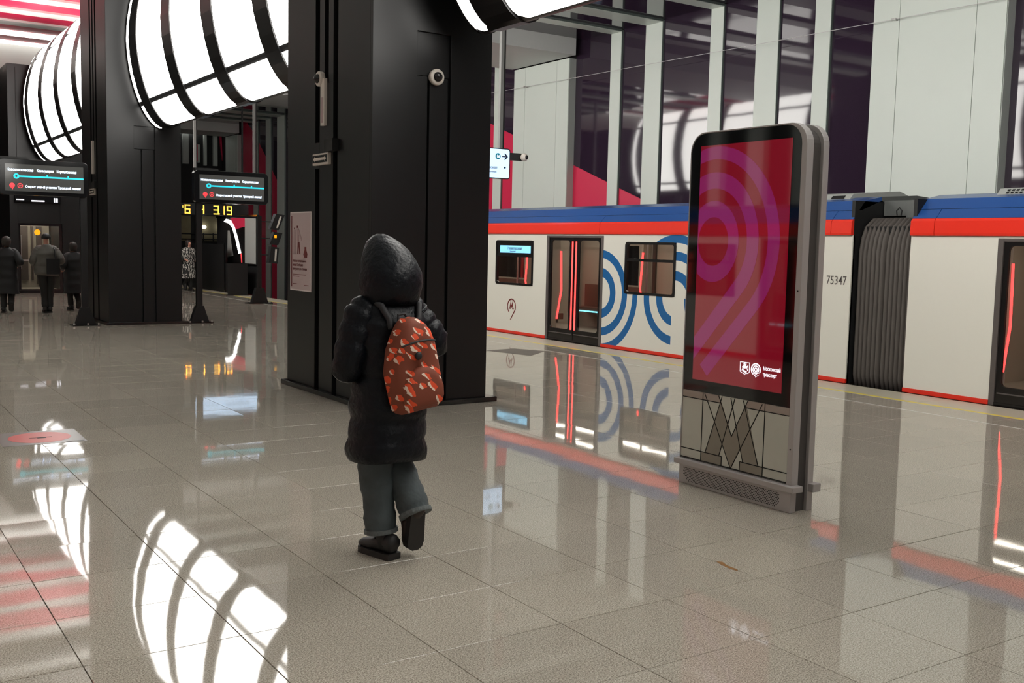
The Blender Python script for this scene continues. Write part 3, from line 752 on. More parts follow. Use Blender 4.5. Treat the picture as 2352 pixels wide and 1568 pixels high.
for a, b in (((.231, .684), (.506, .192)), ((.367, .686), (.504, .418)), ((.401, .684), (.255, .262)), ((.522, .685), (.391, .262)), ((.484, .684), (.618, .257)), ((.641, .684), (.504, .418)),
             ((.601, .684), (.755, .262)), ((.774, .682), (.506, .192)), ((.213, .686), (.213, .191)), ((.797, .686), (.797, .191)), ((.004, .636), (.384, .636)), ((.622, .636), (1.006, .636)),
             ((.004, .261), (.416, .261)), ((.59, .257), (1.006, .257)), ((.416, .261), (.416, .193)), ((.59, .257), (.59, .19)), ((.004, .195), (1.006, .195))):
    dx, dz = b[0]-a[0], b[1]-a[1]; L = sqrt(dx*dx+dz*dz); nx, nz = -dz/L*.0032, dx/L*.0032
    sl.prism([(ku(a[0]+nx), a[1]+nz), (ku(b[0]+nx), b[1]+nz), (ku(b[0]-nx), b[1]-nz), (ku(a[0]-nx), a[1]-nz)], 'x', KX-.0082, KX-.006)
obj('seam', sl, 'slot', lp, kind='stuff')
obj('ledge', B().box(KX-.045, KX+.055, KY0-.042, KY1+.028, .142, .184), 'kiosk_frame', ki, bevel=.006)
obj('ledge_clip', B().box(KX+.15, KX+.225, KY0-.045, KY0+.03, .13, .186), 'kiosk_frame', ki, bevel=.005)
gr = obj('grille_panel', B().box(KX-.012, KX+.04, KY0+.0, KY1, .0, .142), 'kiosk_frame', ki, bevel=.003)
gh = B()
for i in range(66):
    for j in range(9):
        u = .05+i*.0138+(.0069 if j % 2 else 0); z = .024+j*.0115
        cut = max(0, (.062-z))*1.3
        if .045+cut < u < .968-cut*.8: gh.prism([(ku(u)+.0042*cos(q*pi/3), z+.0042*sin(q*pi/3)) for q in range(6)], 'x', KX-.0126, KX-.0119)
obj('grille_hole', gh, 'slot', gr, kind='stuff')
obj('screw', B().disc((KY0+.022, .42), .005, 'x', (KX-.016, KX-.012), 8).disc((KY0+.022, 1.45), .005, 'x', (KX-.016, KX-.012), 8), 'slot', ki)

# ------------------------------------------------------------------ train
XT = 11.14; CAR1_Y = 17.0
MT['train_rings'] = ring_paint()
def wall_with_holes(b, y0, y1, z0, z1, holes, x0, x1):
    hs = sorted(holes); y = y0
    for a, c, p, q in hs:
        if a > y: b.box(x0, x1, y, a, z0, z1)
        if p > z0: b.box(x0, x1, a, c, z0, p)
        if q < z1: b.box(x0, x1, a, c, q, z1)
        y = c
    if y < y1: b.box(x0, x1, y, y1, z0, z1)
    return b
def train_car(y0, y1, doors, wins, label, side_mat, cy, screen_win=None):
    t = thing('train_car', (12.5, cy, 0), label, 'train car', 'cars of the white, red and blue metro train')
    xs = XT
    holes = [(d-.83, d+.83, .0, 1.905) for d in doors]+[(a, c, .95, 1.803) for a, c in wins]
    obj('side_wall', wall_with_holes(B(), y0, y1, .054, 1.93, holes, xs, xs+.05), side_mat, t)
    obj('far_wall', wall_with_holes(B(), y0, y1, -.9, 1.95, [(a, c, .95, 1.75) for a, c in wins], 13.78, 13.83), 'train_white', t)
    y = y0
    for d in sorted(doors)+[y1+.83]:
        obj('red_skirt', B().box(xs-.012, xs+.05, y, d-.83, .0, .054), 'train_red', t); y = d+.83
    # cantrail: red band and two blue facets, in lengths with joints
    nj = max(2, int((y1-y0)/4)); js = [y0+(y1-y0)*i/nj for i in range(nj+1)]
    js = sorted(set(js+[y0+.33, y1-.33]))
    for a, c in zip(js[:-1], js[1:]):
        a2, c2 = a+.004, c-.004
        obj('red_band', B().prism([(xs-.028, 1.932), (xs-.035, 1.96), (xs-.03, 2.105), (xs-.005, 2.137), (xs+.06, 2.137), (xs+.06, 1.932)], 'y', a2, c2), 'train_red', t)
        obj('blue_facet', B().prism([(xs-.004, 2.14), (xs+.10, 2.252), (xs+.112, 2.252), (xs+.12, 2.14)], 'y', a2, c2), 'train_blue', t)
    obj('blue_cornice', B().prism([(xs+.100, 2.256), (xs+.22, 2.385), (xs+.55, 2.45), (xs+.56, 2.40), (xs+.14, 2.256)], 'y', y0, y1), 'train_blue', t)
    obj('roof', B().prism([(xs+.55, 2.40), (xs+.55, 2.45), (xs+1.3, 2.50), (xs+2.1, 2.45), (xs+2.58, 2.25), (xs+2.69, 1.95), (xs+2.6, 1.95), (xs+2.5, 2.2), (xs+2.0, 2.36), (xs+.7, 2.36)], 'y', y0, y1), 'train_grey', t)
    obj('underframe', B().box(xs+.12, 13.7, y0+.2, y1-.2, -.85, -.08), 'black_matt', t)
    for ye in (y0, y1-.05): obj('end_wall', B().box(xs+.02, 13.8, ye, ye+.05, .0, 2.38), 'black_matt', t)
    for ye in (y0+.05, y1-.07):
        obj('end_lining', B().box(xs+.06, 13.74, ye, ye+.02, .0, 2.08), 'int_grey', t)
        obj('gangway_opening', B().box(xs+.75, 13.0, ye-.005, ye+.025, .0, 1.95), 'int_dark', t)
    # interior
    obj('interior_floor', B().box(xs+.05, 13.78, y0+.05, y1-.05, -.06, .0), 'int_grey', t)
    obj('interior_ceiling', B().box(xs+.06, 13.78, y0+.05, y1-.05, 2.08, 2.11), 'int_grey', t)
    obj('interior_lamp', B().box(12.0, 12.12, y0+.3, y1-.3, 2.06, 2.08).box(12.85, 12.97, y0+.3, y1-.3, 2.06, 2.08), 'car_light', t)
    lin_b = B()
    for d in doors:                        # far doors inside
        lin_b.box(13.70, 13.76, d-.8, d-.72, 0, 1.95).box(13.70, 13.76, d+.72, d+.8, 0, 1.95).box(13.70, 13.76, d-.03, d+.03, 0, 1.95)
    obj('inner_far_wall', wall_with_holes(B(), y0+.05, y1-.05, 0, 2.08, [(a, c, .95, 1.75) for a, c in wins], 13.745, 13.775), 'int_grey', t)
    obj('inner_door_posts', lin_b, 'int_dark', t)
    for a, c in wins:
        obj('far_pane', B().box(13.776, 13.80, a, c, .95, 1.75), 'pane_dark', t)
        bench = obj('bench', B().box(13.28, 13.74, a-.35, c+.35, .34, .45).box(13.66, 13.74, a-.35, c+.35, .45, .92), 'int_brown', t)
        obj('bench_led', B().box(13.262, 13.28, a-.35, c+.35, .36, .385), 'led_cyan', bench)
        obj('bench', B().box(xs+.07, xs+.5, a-.32, c+.32, .34, .45).box(xs+.07, xs+.14, a-.32, c+.32, .45, .9), 'int_brown', t)
    obj('handrail', B().tube([(12.05, y0+.3, 1.86), (12.05, y1-.3, 1.86)], .017, 8).tube([(12.95, y0+.3, 1.86), (12.95, y1-.3, 1.86)], .017, 8), 'steel', t)
    for d in doors:
        for sg in (-1, 1):
            yy = d+sg*.86
            pt = obj('draught_screen', B().prism([(xs+.07, .02), (xs+.28, .02), (xs+.25, .32), (xs+.35, .90), (xs+.31, 1.98), (xs+.07, 1.98)], 'y', yy-.02, yy+.02), 'int_grey', t)
            obj('screen_led', B().tube([(xs+.265, yy-.02, .36), (xs+.36, yy-.02, .90), (xs+.335, yy-.02, 1.62)], .020, 8), 'led_red', pt)
            pt = obj('draught_screen', B().prism([(13.70, .02), (13.57, .02), (13.60, .32), (13.45, .90), (13.50, 1.98), (13.70, 1.98)], 'y', yy-.02, yy+.02), 'int_grey', t)
            obj('screen_led', B().tube([(13.58, yy-.02, .36), (13.43, yy-.02, .90), (13.48, yy-.02, 1.62)], .020, 8), 'led_red', pt)
            obj('grab_pole', B().tube([(xs+.75, yy+sg*.25, .0), (xs+.75, yy+sg*.25, 2.08)], .018, 8), 'steel', t)
        # door set
        fr = obj('door_frame', B().box(xs-.006, xs+.055, d-.83, d-.765, .0, 1.905).box(xs-.006, xs+.055, d+.765, d+.83, .0, 1.905).box(xs-.002, xs+.055, d-.765, d+.765, 1.87, 1.905), 'door_grey', t)
        obj('threshold', B().box(xs-.004, xs+.06, d-.765, d+.765, .0, .035), 'door_black', t)
        for sg in (-1, 1):
            a, c = (d-.76, d-.008) if sg < 0 else (d+.008, d+.76)
            g0, g1 = a+(.06 if sg < 0 else .13), c-(.13 if sg < 0 else .06)
            bb = frame_b(B(), rrect(a, c, .037, 1.868, .004, 5), rrect(g0, g1, .22, 1.82, .06, 5), 'x', xs+.008, xs+.042)
            lf = obj('door_leaf', bb, 'door_black', t)
            obj('pane', B().prism(rrect(g0-.004, g1+.004, .216, 1.824, .06), 'x', xs+.018, xs+.026), 'pane', lf)
            e = c-.045 if sg < 0 else a+.045
            obj('door_led', B().box(xs+.000, xs+.009, e-.016, e+.016, .22, 1.80), 'led_red', lf)
            obj('kick_line', B().box(xs+.003, xs+.009, a+.02, c-.02, .135, .15), 'door_grey', lf)
    for a, c in wins:
        wf = obj('window_frame', frame_b(B(), rrect(a-.004, c+.004, .946, 1.807, .06), rrect(a+.05, c-.05, .985, 1.765, .035), 'x', xs-.008, xs+.04), 'door_black', t)
        tr_z = 1.51
        obj('transom', B().box(xs-.006, xs+.03, a+.045, c-.045, tr_z-.022, tr_z+.022), 'door_black', wf)
        if screen_win and abs(a-screen_win) < .05:
            obj('pane', B().box(xs+.008, xs+.015, a+.045, c-.045, .98, tr_z), 'pane', wf)
            sc = obj('destination_screen', B().box(xs-.001, xs+.03, a+.045, c-.045, tr_z+.02, 1.77), 'door_black', wf)
            obj('lit_strip', B().box(xs-.004, xs, a+.09, c-.15, 1.565, 1.705), mat('destination_blue', (130, 195, 228), .3, emit=(120, 192, 228), es=.9), wf)
            obj('destination_text', text_b('Новаторская', .07, (xs-.0045, c-.42, 1.63), (0, -1, 0), (0, 0, 1), bold=.0018, fit=.48), 'sign_ink', wf)
            obj('destination_text', text_b('Novatorskaya', .035, (xs-.0045, c-.50, 1.585), (0, -1, 0), (0, 0, 1), bold=.0008), 'sign_ink', wf)
        else:
            obj('pane', B().box(xs+.008, xs+.015, a+.045, c-.045, .98, 1.77), 'pane', wf)
    return t
D1 = [10.70, 14.70, 18.70, 22.70]; W1 = [(12.06, 13.29), (15.965, 17.255), (20.05, 21.3)]
car1 = train_car(8.735, 24.4, D1, W1, 'white metro car with blue rings and number, behind the kiosk and near column', 'train_rings', CAR1_Y, 15.965)
D2 = [5.90, 1.90, -2.10, -6.1]; W2 = [(3.27, 4.55), (-.73, .55), (-4.73, -3.45)]
car2 = train_car(-8.2, 7.868, D2, W2, 'white metro car at the right edge, beyond the rubber gangway', 'train_white', 0.)
# printed number and roundel on car 1
obj('car_number', text_b('75347', .165, (XT-.001, 9.125, 1.285), (0, -1, 0), (0, 0, 1), bold=.001, fit=.325), 'door_grey', car1)
ml = B(); cy_, cz_ = 16.665, .525; ro, ri = .155, .126
arc = [radians(-32+i*(262)/28) for i in range(29)]
O = [(cy_-ro*cos(a)*.98, cz_+ro*sin(a)*1.0) for a in arc]; I = [(cy_-ri*cos(a)*.98, cz_+ri*sin(a)*1.0) for a in arc]
vs = []; fs = []
O = [(cy_+.02, .262)] + O; I = [(cy_+.045, .272)] + I
for o, i in zip(O, I): vs += [(XT-.002, o[0], o[1]), (XT-.002, i[0], i[1])]
for k in range(len(O)-1): fs.append((2*k, 2*k+1, 2*k+3, 2*k+2))
ml.add(vs, fs)
mm = [(-.10, -.075), (-.03, -.075), (-.03, -.06), (-.045, -.055), (-.03, -.01), (0, -.06), (.03, -.01), (.045, -.055), (.03, -.06), (.03, -.075), (.10, -.075), (.10, -.06), (.085, -.055), (.04, .085), (0, 0), (-.04, .085), (-.085, -.055), (-.10, -.06)]
ml.prism([(cy_-u*.8, cz_+.02+v*.95) for u, v in mm], 'x', XT-.003, XT-.001)
obj('roundel', ml, 'maroon', car1)
# roof units
def roof_unit(t, ya, yb):
    u = obj('roof_unit', B().prism([(XT+.40, 2.40), (XT+.50, 2.50), (XT+1.5, 2.58), (XT+2.1, 2.42), (XT+2.1, 2.30), (XT+.5, 2.30)], 'y', ya, yb), 'train_ac', t, bevel=.004)
    hb = B(); y = ya+.42
    while y < yb-.1:
        for k in range(2):
            s = .30+.32*k; hb.add([(XT+.40+.1*q-.004, yy, 2.40+.1*q+.004) for q, yy in ((s, y), (s+.22, y), (s+.22, y+.036), (s, y+.036))], [(0, 1, 2, 3)])
        y += .055
    hb.add([(XT+.40+.1*q-.004, yy, 2.40+.1*q+.004) for q, yy in ((.3, ya+.10), (.75, ya+.10), (.75, ya+.32), (.3, ya+.32))], [(0, 1, 2, 3)])
    obj('louvre', hb, 'slot', u, kind='stuff')
roof_unit(car1, 9.15, 11.9); roof_unit(car2, 3.9, 7.05)
# gangway between the cars
gw = thing('gangway_bellows', (12.5, 8.30, 0), 'dark rubber concertina gangway between the two train cars', 'gangway')
def bell_ring(s, y, ins):
    xs = XT+.10+ins; out = []
    zt = 2.16-ins
    pts = [(xs+.05, -.06+ins*.3), (xs, .12), (xs, .3), (xs, 1.0), (xs, 1.72), (xs+.03, 1.9), (xs+.10, 2.05), (xs+.24, zt), (xs+.7, zt+.03), (12.5, zt+.04), (13.2, zt), (13.65-ins, 2.0), (13.72-ins, 1.5), (13.72-ins, 0), (13.4, -.12)]
    return [(p[0], y, p[1]) for p in pts]
bl = 0
for k in range(12):
    ya, yb = 7.91+k*.066, 7.91+(k+1)*.066
    if k >= 6: ya += .02; yb += .02
    rings = [bell_ring(0, ya, .055), bell_ring(0, ya+.012, .018), bell_ring(0, ya+.025, 0), bell_ring(0, ya+.045, 0), bell_ring(0, ya+.056, .018), bell_ring(0, yb, .055)]
    obj('bellow_fold', B().loft(rings, cap=False), 'rubber', gw, smooth=True)
obj('inner_core', B().box(XT+.2, 13.6, 7.88, 8.725, -.1, 2.05), 'slot', gw)
obj('roof_bridge', B().box(XT+.60, 13.2, 7.88, 8.725, 2.20, 2.40).box(XT+.55, XT+.60, 7.88, 8.35, 2.14, 2.39), 'train_grey', gw)
for yy in (8.02, 8.08, 8.42):
    obj('cable_loop', B().tube([(XT+.50, yy-.03, 2.2), (XT+.5, yy-.04, 2.26), (XT+.5, yy, 2.30), (XT+.5, yy+.04, 2.26), (XT+.5, yy+.03, 2.2)], .009, 6), 'black_matt', gw)

# flat panel at the platform end with a train nose picture, above a black barrier
tn = thing('end_panel', (11.2, 32.7, 0), 'flat panel beyond the right display picturing a white arc of a train nose', 'screen')
obj('panel_back', B().box(XT+.02, XT+.08, 30.75, 34.7, .0, 2.46), 'black_matt', tn)
obj('frame_bar', B().box(XT-.02, XT+.05, 30.75, 34.7, 2.42, 2.47), 'black_gloss', tn)
obj('frame_bar', B().box(XT-.02, XT+.05, 30.75, 34.7, .92, .97), 'black_gloss', tn)
obj('silver_area', B().box(XT, XT+.02, 30.95, 31.9, .97, 2.42), 'train_ac', tn)
obj('dark_area', B().box(XT+.001, XT+.02, 31.9, 33.2, .97, 2.1), 'door_black', tn)
obj('red_area', B().prism([(31.9, 2.12), (32.9, 2.02), (33.3, 2.42), (31.9, 2.42)], 'x', XT, XT+.02), 'glass_red', tn)
arcp = [(32.25, 1.28), (32.55, 1.75), (32.85, 2.1), (33.2, 2.32), (33.7, 2.38)]
ab = B(); vs = []; fs = []
for i, (yy, zz) in enumerate(arcp):
    vs += [(XT-.004, yy, zz), (XT-.004, yy+.24, zz-.02 if i < 3 else zz-.09)]
for i in range(len(arcp)-1): fs.append((2*i, 2*i+1, 2*i+3, 2*i+2))
obj('light_arc', ab.add(vs, fs), 'led_white', tn)
obj('red_edge', B().prism([(32.15, .98), (32.24, .98), (32.3, 1.27), (32.21, 1.27)], 'x', XT-.002, XT+.01), 'lit_red', tn)
obj('pale_window', B().prism([(33.0, 1.18), (33.6, 1.12), (33.55, 2.0), (33.4, 2.0)], 'x', XT-.002, XT+.01), 'train_ac', tn)
ba = thing('end_barrier', (10.9, 32, 0), 'black barrier fencing off the platform end before the flat end panel', 'barrier')
obj('barrier_panel', B().box(10.84, 10.88, 30.9, 32.9, 0, .93), 'black_matt', ba)
obj('barrier_panel', B().box(10.84, 10.88, 32.95, 37.0, 0, 1.55), 'black_matt', ba)
obj('barrier_post', B().box(10.82, 10.90, 32.88, 32.97, 0, 1.6), 'black_gloss', ba)
obj('foot_plate', B().box(10.2, 10.9, 30.85, 31.2, 0, .03), 'black_matt', ba)
obj('tall_panel', B().box(10.25, 10.86, 30.86, 30.9, .03, .98), 'black_matt', ba)

# signal post with three box signs at the platform end
sp = thing('signal_post', (9.8, 26.95, 0), 'black post with three small box signs at the platform end', 'post')
obj('post', B().box(9.75, 9.86, 26.9, 27.0, .02, 2.35), 'black', sp, bevel=.004)
obj('foot', B().prism([(9.58, .02), (10.03, .02), (9.91, .42), (9.7, .42)], 'y', 26.87, 27.03), 'black', sp)
obj('base_plate', B().box(9.48, 10.12, 26.75, 27.15, 0, .02), 'black_gloss', sp)
obj('top_bar', B().box(8.9, 9.75, 26.93, 26.97, 2.28, 2.32), 'black_gloss', sp)
for z0, z1, sl_ in ((1.98, 2.42, .10), (1.58, 1.93, .06), (1.08, 1.54, .0)):
    pts = [(10.02+sl_*.3, z0+.02), (10.26+sl_*.3, z0), (10.30+sl_*1.6, z1-.03), (10.08+sl_*1.4, z1)]
    bx_ = obj('sign_box', B().prism(pts, 'y', 26.78, 26.98), 'black_matt', sp)
    if z0 != 1.58:
        obj('lit_bar', B().prism([(10.17+sl_*.5, z0+.06), (10.215+sl_*.5, z0+.06), (10.24+sl_*1.3, z1-.07), (10.19+sl_*1.3, z1-.07)], 'y', 26.772, 26.782), 'ivory', bx_)
    else:
        obj('lit_bar', B().box(10.17, 10.23, 26.772, 26.782, z0+.19, z0+.27), 'amber_dot', bx_)
    obj('arm', B().tube([(9.86, 26.95, (z0+z1)/2), (10.12, 26.9, (z0+z1)/2)], .015, 6), 'black_matt', sp)

# interval clock with amber digits
ck = thing('interval_clock', (10.7, 34.0, 2.5), 'black interval clock with amber digits beyond the right display', 'clock')
obj('case', B().box(9.6, 12.0, 34.0, 34.2, 2.485, 2.86), 'black_gloss', ck)
obj('hanger', B().box(9.7, 9.75, 34.08, 34.13, 2.86, 7.0).box(11.8, 11.85, 34.08, 34.13, 2.86, 7.0), 'black_matt', ck)
SEG = {'0': 'abcdef', '1': 'bc', '3': 'abgcd', '4': 'fgbc', '6': 'afgedc', '9': 'abfgcd', 'h': 'gbc'}
def digit(ch, x, z, w=.145, h=.265, t=.036):
    b = B(); yq = (33.985, 34.0)
    R_ = {'a': (0, w, h-t, h), 'd': (0, w, 0, t), 'g': (0, w, h/2-t/2, h/2+t/2), 'f': (0, t, h/2, h), 'e': (0, t, 0, h/2), 'b': (w-t, w, h/2, h), 'c': (w-t, w, 0, h/2)}
    for s in SEG[ch]:
        a = R_[s]; b.box(x+a[0], x+a[1], *yq, z+a[2], z+a[3])
    return b
for ch, px_, dw in (('6', 424, .175), ('h', 459, .12), ('3', 488.5, .175), ('1', 510, .06), ('9', 519, .17)):
    X = 9.813+(px_-420)*.01463
    obj('digit', digit(ch, X, 2.515, dw, .29, .034), 'amber', ck)
obj('point', B().box(10.985, 11.02, 33.985, 34.0, 2.52, 2.555).box(9.80, 9.82, 33.985, 34.0, 2.7, 2.77), 'amber', ck)

# ------------------------------------------------------------------ far end wall
fw = obj('wall_end', B().box(-9, 17.3, 52.2, 52.6, -1.2, 8.2), 'black_matt', kind='structure')
obj('end_line_light', B().box(14.4, 15.9, 51.9, 52.05, 6.98, 7.08), 'led_white', fw)
for a, b, z0, z1, mm in ((15.03, 15.32, 5.4, 6.85, 'white_edge'), (15.64, 15.74, 6.3, 6.95, 'white'), (16.09, 16.22, 5.37, 7.0, 'white'), (16.57, 16.76, 5.38, 7.16, 'white'), (15.67, 15.76, 5.55, 6.38, 'glass_red'), (15.77, 15.86, 5.5, 6.38, 'white')):
    obj('end_fin', B().box(a, b, 52.0, 52.2, z0, z1), mm, fw)
obj('end_red_pane', B().prism([(16.85, 7.1), (17.0, 7.1), (17.05, 5.6)], 'y', 52.1, 52.2), 'glass_red', fw)
obj('beige_end_panel', B().box(14.9, 15.4, 52.05, 52.2, 1.6, 2.85), 'beige', fw); obj('beige_end_panel', B().box(15.75, 17.0, 52.05, 52.2, 1.6, 2.85), 'beige', fw)
obj('end_rail', B().tube([(14.5, 51.95, 1.95), (17.0, 51.95, 1.95)], .03, 6).tube([(14.5, 51.95, 1.68), (17.0, 51.95, 1.68)], .03, 6).tube([(16.0, 51.95, 1.6), (16.0, 51.95, 2.0)], .03, 6).tube([(16.5, 51.95, 1.6), (16.5, 51.95, 2.0)], .03, 6), 'black_matt', fw)
for xx in (16.02, 16.90):
    wl = thing('wall_lamp', (xx, 51.9, 2.3), 'round white wall lamp on the beige end wall, %s of two' % ('left' if xx < 16.5 else 'right'), 'lamp')
    obj('lamp_shade', B().ball((xx, 51.9, 2.3), .13, 12, 8, (1, .8, .7)), 'led_white', wl, smooth=True)
    obj('lamp_mount', B().box(xx-.05, xx+.05, 51.95, 52.1, 2.22, 2.3), 'black_matt', wl)

# left track wall and left train car (seen only as a reflection in the kiosk screen)
wl_ = obj('wall_left', B().box(-8.2, -7.9, -14, 53, -1.15, 8), 'black_matt', kind='structure')
y = -10.
k = 0
while y < 46:
    w_ = (2.3, .4, .5, .4)[k % 4]
    obj('white_fin', B().box(-7.9, -7.7, y, y+w_, -1.1, 7.6), 'white', wl_); y += w_+(.85 if k % 4 else 1.2); k += 1
car3 = copy_tree(car2, (9.19-12.5, 8.5, 0), 'white metro car standing on the left track', pi)
copy_tree(gw, (9.19-12.5, 8.5-8.30, 0), 'dark rubber gangway of the train on the left track', pi)

# red floor sticker
st = thing('floor_sticker', (1.5, 9.36, 0), 'grey floor sticker with a red disc at the left edge of the platform', 'floor sticker')
obj('backing', B().prism([(1.16, 9.05), (1.80, 9.02), (1.81, 9.66), (1.18, 9.67)], 'z', .0002, .0012), 'sticker_grey', st)
obj('red_disc', B().prism([(1.485+.245*cos(i*pi/20), 9.355+.25*sin(i*pi/20)) for i in range(40)], 'z', .0012, .0018), 'sticker_red', st)
obj('dark_print', B().box(1.40, 1.58, 9.335, 9.355, .0018, .0022).box(1.46, 1.53, 9.31, 9.335, .0018, .0022).box(1.64, 1.78, 9.05, 9.075, .0012, .0018), 'black_matt', st)

# ------------------------------------------------------------------ people
def ringp(c, rx, ry, rot=0., n=24, p=2.2, tilt=0.):
    out = []
    for i in range(n):
        t = 2*pi*i/n; ca, sa = cos(t), sin(t)
        x = rx*abs(ca)**(2/p)*(1 if ca >= 0 else -1); y = ry*abs(sa)**(2/p)*(1 if sa >= 0 else -1)
        x, y2 = x*cos(rot)-y*sin(rot), x*sin(rot)+y*cos(rot)
        out.append((c[0]+x, c[1]+y2, c[2]+y*tilt))
    return out
def lerp_path(keys, n):
    out = []
    for i in range(n+1):
        s = i/n*(len(keys)-1); k = min(int(s), len(keys)-2); f = s-k; f = f*f*(3-2*f)*.5+f*.5
        out.append(tuple(a+(b-a)*f for a, b in zip(keys[k], keys[k+1])))
    return out
def puff(keys, n, seams, amp):
    """tapered sleeve/leg path (x,y,z,r) with soft quilting"""
    pts = lerp_path(keys, n)
    return [p[:3] for p in pts], [p[3]*(1+amp*abs(sin(pi*seams*i/n))-amp*.5) for i, p in enumerate(pts)]
def skin_body(name, J, edges, mtl, parent):
    me = bpy.data.meshes.new(name)
    names = list(J); me.from_pydata([J[k][0] for k in names], [(names.index(a), names.index(b)) for a, b in edges], [])
    o = bpy.data.objects.new(name, me); COL.objects.link(o); o.parent = parent
    md = o.modifiers.new('skin', 'SKIN')
    for i, k in enumerate(names):
        r = J[k][1]; r = r if isinstance(r, tuple) else (r, r)
        me.skin_vertices[0].data[i].radius = r
    me.skin_vertices[0].data[names.index('pelvis')].use_root = True
    s = o.modifiers.new('sub', 'SUBSURF'); s.levels = 1; s.render_levels = 1
    md.use_smooth_shade = True
    me.materials.append(MT[mtl])
    return o
def figure(loc, heading, label, P):
    """P: pose and dress. local frame: +Y forward, +X right."""
    t = thing('person', loc, label, 'person')
    hh = P.get('h', 1.68); k = hh/1.68
    el, er, wl, wr = P['elbow_l'], P['elbow_r'], P['wrist_l'], P['wrist_r']
    kl, kr, al, ar = P['knee_l'], P['knee_r'], P['ankle_l'], P['ankle_r']
    J = {'pelvis': ((0, 0, .90), (.13, .10)), 'spine': ((0, 0, 1.10), (.12, .09)), 'chest': ((0, .0, 1.30), (.14, .10)), 'neck': ((0, .02, 1.43), .05), 'chin': ((0, .045, 1.49), (.05, .065)),
         'skull': ((0, .04, 1.57), (.072, .09)), 'crown': ((0, .03, 1.635), (.055, .07)), 'nose': ((0, .145, 1.545), .012),
         'sl': ((-.17, 0, 1.36), .06), 'sr': ((.17, 0, 1.36), .06), 'el': (el, .042), 'er': (er, .042), 'wl': (wl, .027), 'wr': (wr, .027),
         'hl': ((-.09, 0, .86), .085), 'hr': ((.09, 0, .86), .085), 'kl': (kl, .056), 'kr': (kr, .056), 'al': (al, .036), 'ar': (ar, .036)}
    E = [('pelvis', 'spine'), ('spine', 'chest'), ('chest', 'neck'), ('neck', 'chin'), ('chin', 'skull'), ('skull', 'crown'), ('skull', 'nose'), ('chest', 'sl'), ('chest', 'sr'), ('sl', 'el'), ('sr', 'er'), ('el', 'wl'), ('er', 'wr'),
         ('pelvis', 'hl'), ('pelvis', 'hr'), ('hl', 'kl'), ('hr', 'kr'), ('kl', 'al'), ('kr', 'ar')]
    for s, w, e in (('l', wl, el), ('r', wr, er)):       # hands: palm, four fingers, thumb
        d = (Vector(w)-Vector(e)).normalized(); sd = Vector((1, 0, 0)); sd = (sd-d*sd.dot(d)).normalized(); nn = d.cross(sd)
        pm = Vector(w)+d*.05; J['p'+s] = (tuple(pm), (.036, .018)); E.append(('w'+s, 'p'+s))
        for q in range(4):
            b0 = pm+d*.035+sd*(-.027+.018*q); ln = (.062, .074, .07, .055)[q]
            J['f%s%da' % (s, q)] = (tuple(b0), .009); J['f%s%db' % (s, q)] = (tuple(b0+d*ln*.55+nn*.01), .008); J['f%s%dc' % (s, q)] = (tuple(b0+d*ln*.85+nn*.035), .007)
            E += [('p'+s, 'f%s%da' % (s, q)), ('f%s%da' % (s, q), 'f%s%db' % (s, q)), ('f%s%db' % (s, q), 'f%s%dc' % (s, q))]
        sg = 1 if s == 'l' else -1
        J['t%sa' % s] = (tuple(Vector(w)+d*.03+sd*sg*.035+nn*.01), .010); J['t%sb' % s] = (tuple(Vector(w)+d*.075+sd*sg*.05+nn*.025), .008)
        E += [('w'+s, 't%sa' % s), ('t%sa' % s, 't%sb' % s)]
    skin_body('body', J, E, 'skin', t)
    fe = B(); fe.ball((-.03, .115, 1.575), .011, 8, 6).ball((.03, .115, 1.575), .011, 8, 6)
    L = thing_local(t)
    L('eye', fe, 'dome')
    L('mouth', B().ball((0, .118, 1.505), .016, 8, 6, (1.3, .4, .35)), 'maroon')
    # trousers: hips and two tapering legs
    for s, hp, kn, an, hem in (('l', (-.095, 0, .88), kl, al, P.get('hem_l')), ('r', (.095, 0, .88), kr, ar, P.get('hem_r'))):
        ke = [(*hp, P.get('rh', .115)), (*[(a+b)/2 for a, b in zip(hp, kn)], P.get('rh', .115)*.95), (*kn, P.get('rk', .085)), (*[(a*.4+b*.6) for a, b in zip(kn, an)], P.get('ra', .085)), (*(hem or an), P.get('ra', .085)*1.03)]
        path, rr = puff(ke, 22, 1, 0.)
        rr = [r*(1+.035*sin(i*2.3+ord(s))*(.3+i/22)+.022*sin(i*1.1)) for i, r in enumerate(rr)]
        leg = L('trouser_leg', B().tube(path, rr, 16), P['trouser'], smooth=True)
        if P.get('cuff'):
            a, b = Vector(path[-2]), Vector(path[-1]); d = (b-a).normalized()
            L('hem', B().tube([b-d*.018, b, b+d*.006], [rr[-1]*1.02, rr[-1]*1.035, rr[-1]*1.01], 16), 'cuff', parent=leg)
    L('hip_cover', B().loft([ringp((0, 0, z), rx, ry) for z, rx, ry in ((.78, .17, .12), (.86, .185, .135), (.98, .17, .125), (1.08, .15, .11))]), P['trouser'], smooth=True)
    # shoes
    for s, an, toe in (('l', al, P['toe_l']), ('r', ar, P['toe_r'])):
        shoe(L, an, toe, P.get('shoe_'+s, 'shoe'), P.get('shoe_len', .27) if toe[2] < .02 else .23)
    # coat body
    ck_ = P['coat_rings']; rings = []
    for i in range(len(ck_)-1):
        a, b = ck_[i], ck_[i+1]; n = max(2, int(abs(b[0]-a[0])/.022))
        for q in range(n):
            f = q/n; f2 = f*f*(3-2*f)*.4+f*.6
            v = [x+(y-x)*f2 for x, y in zip(a, b)]; rings.append(v)
    rings.append(list(ck_[-1]))
    rr = []
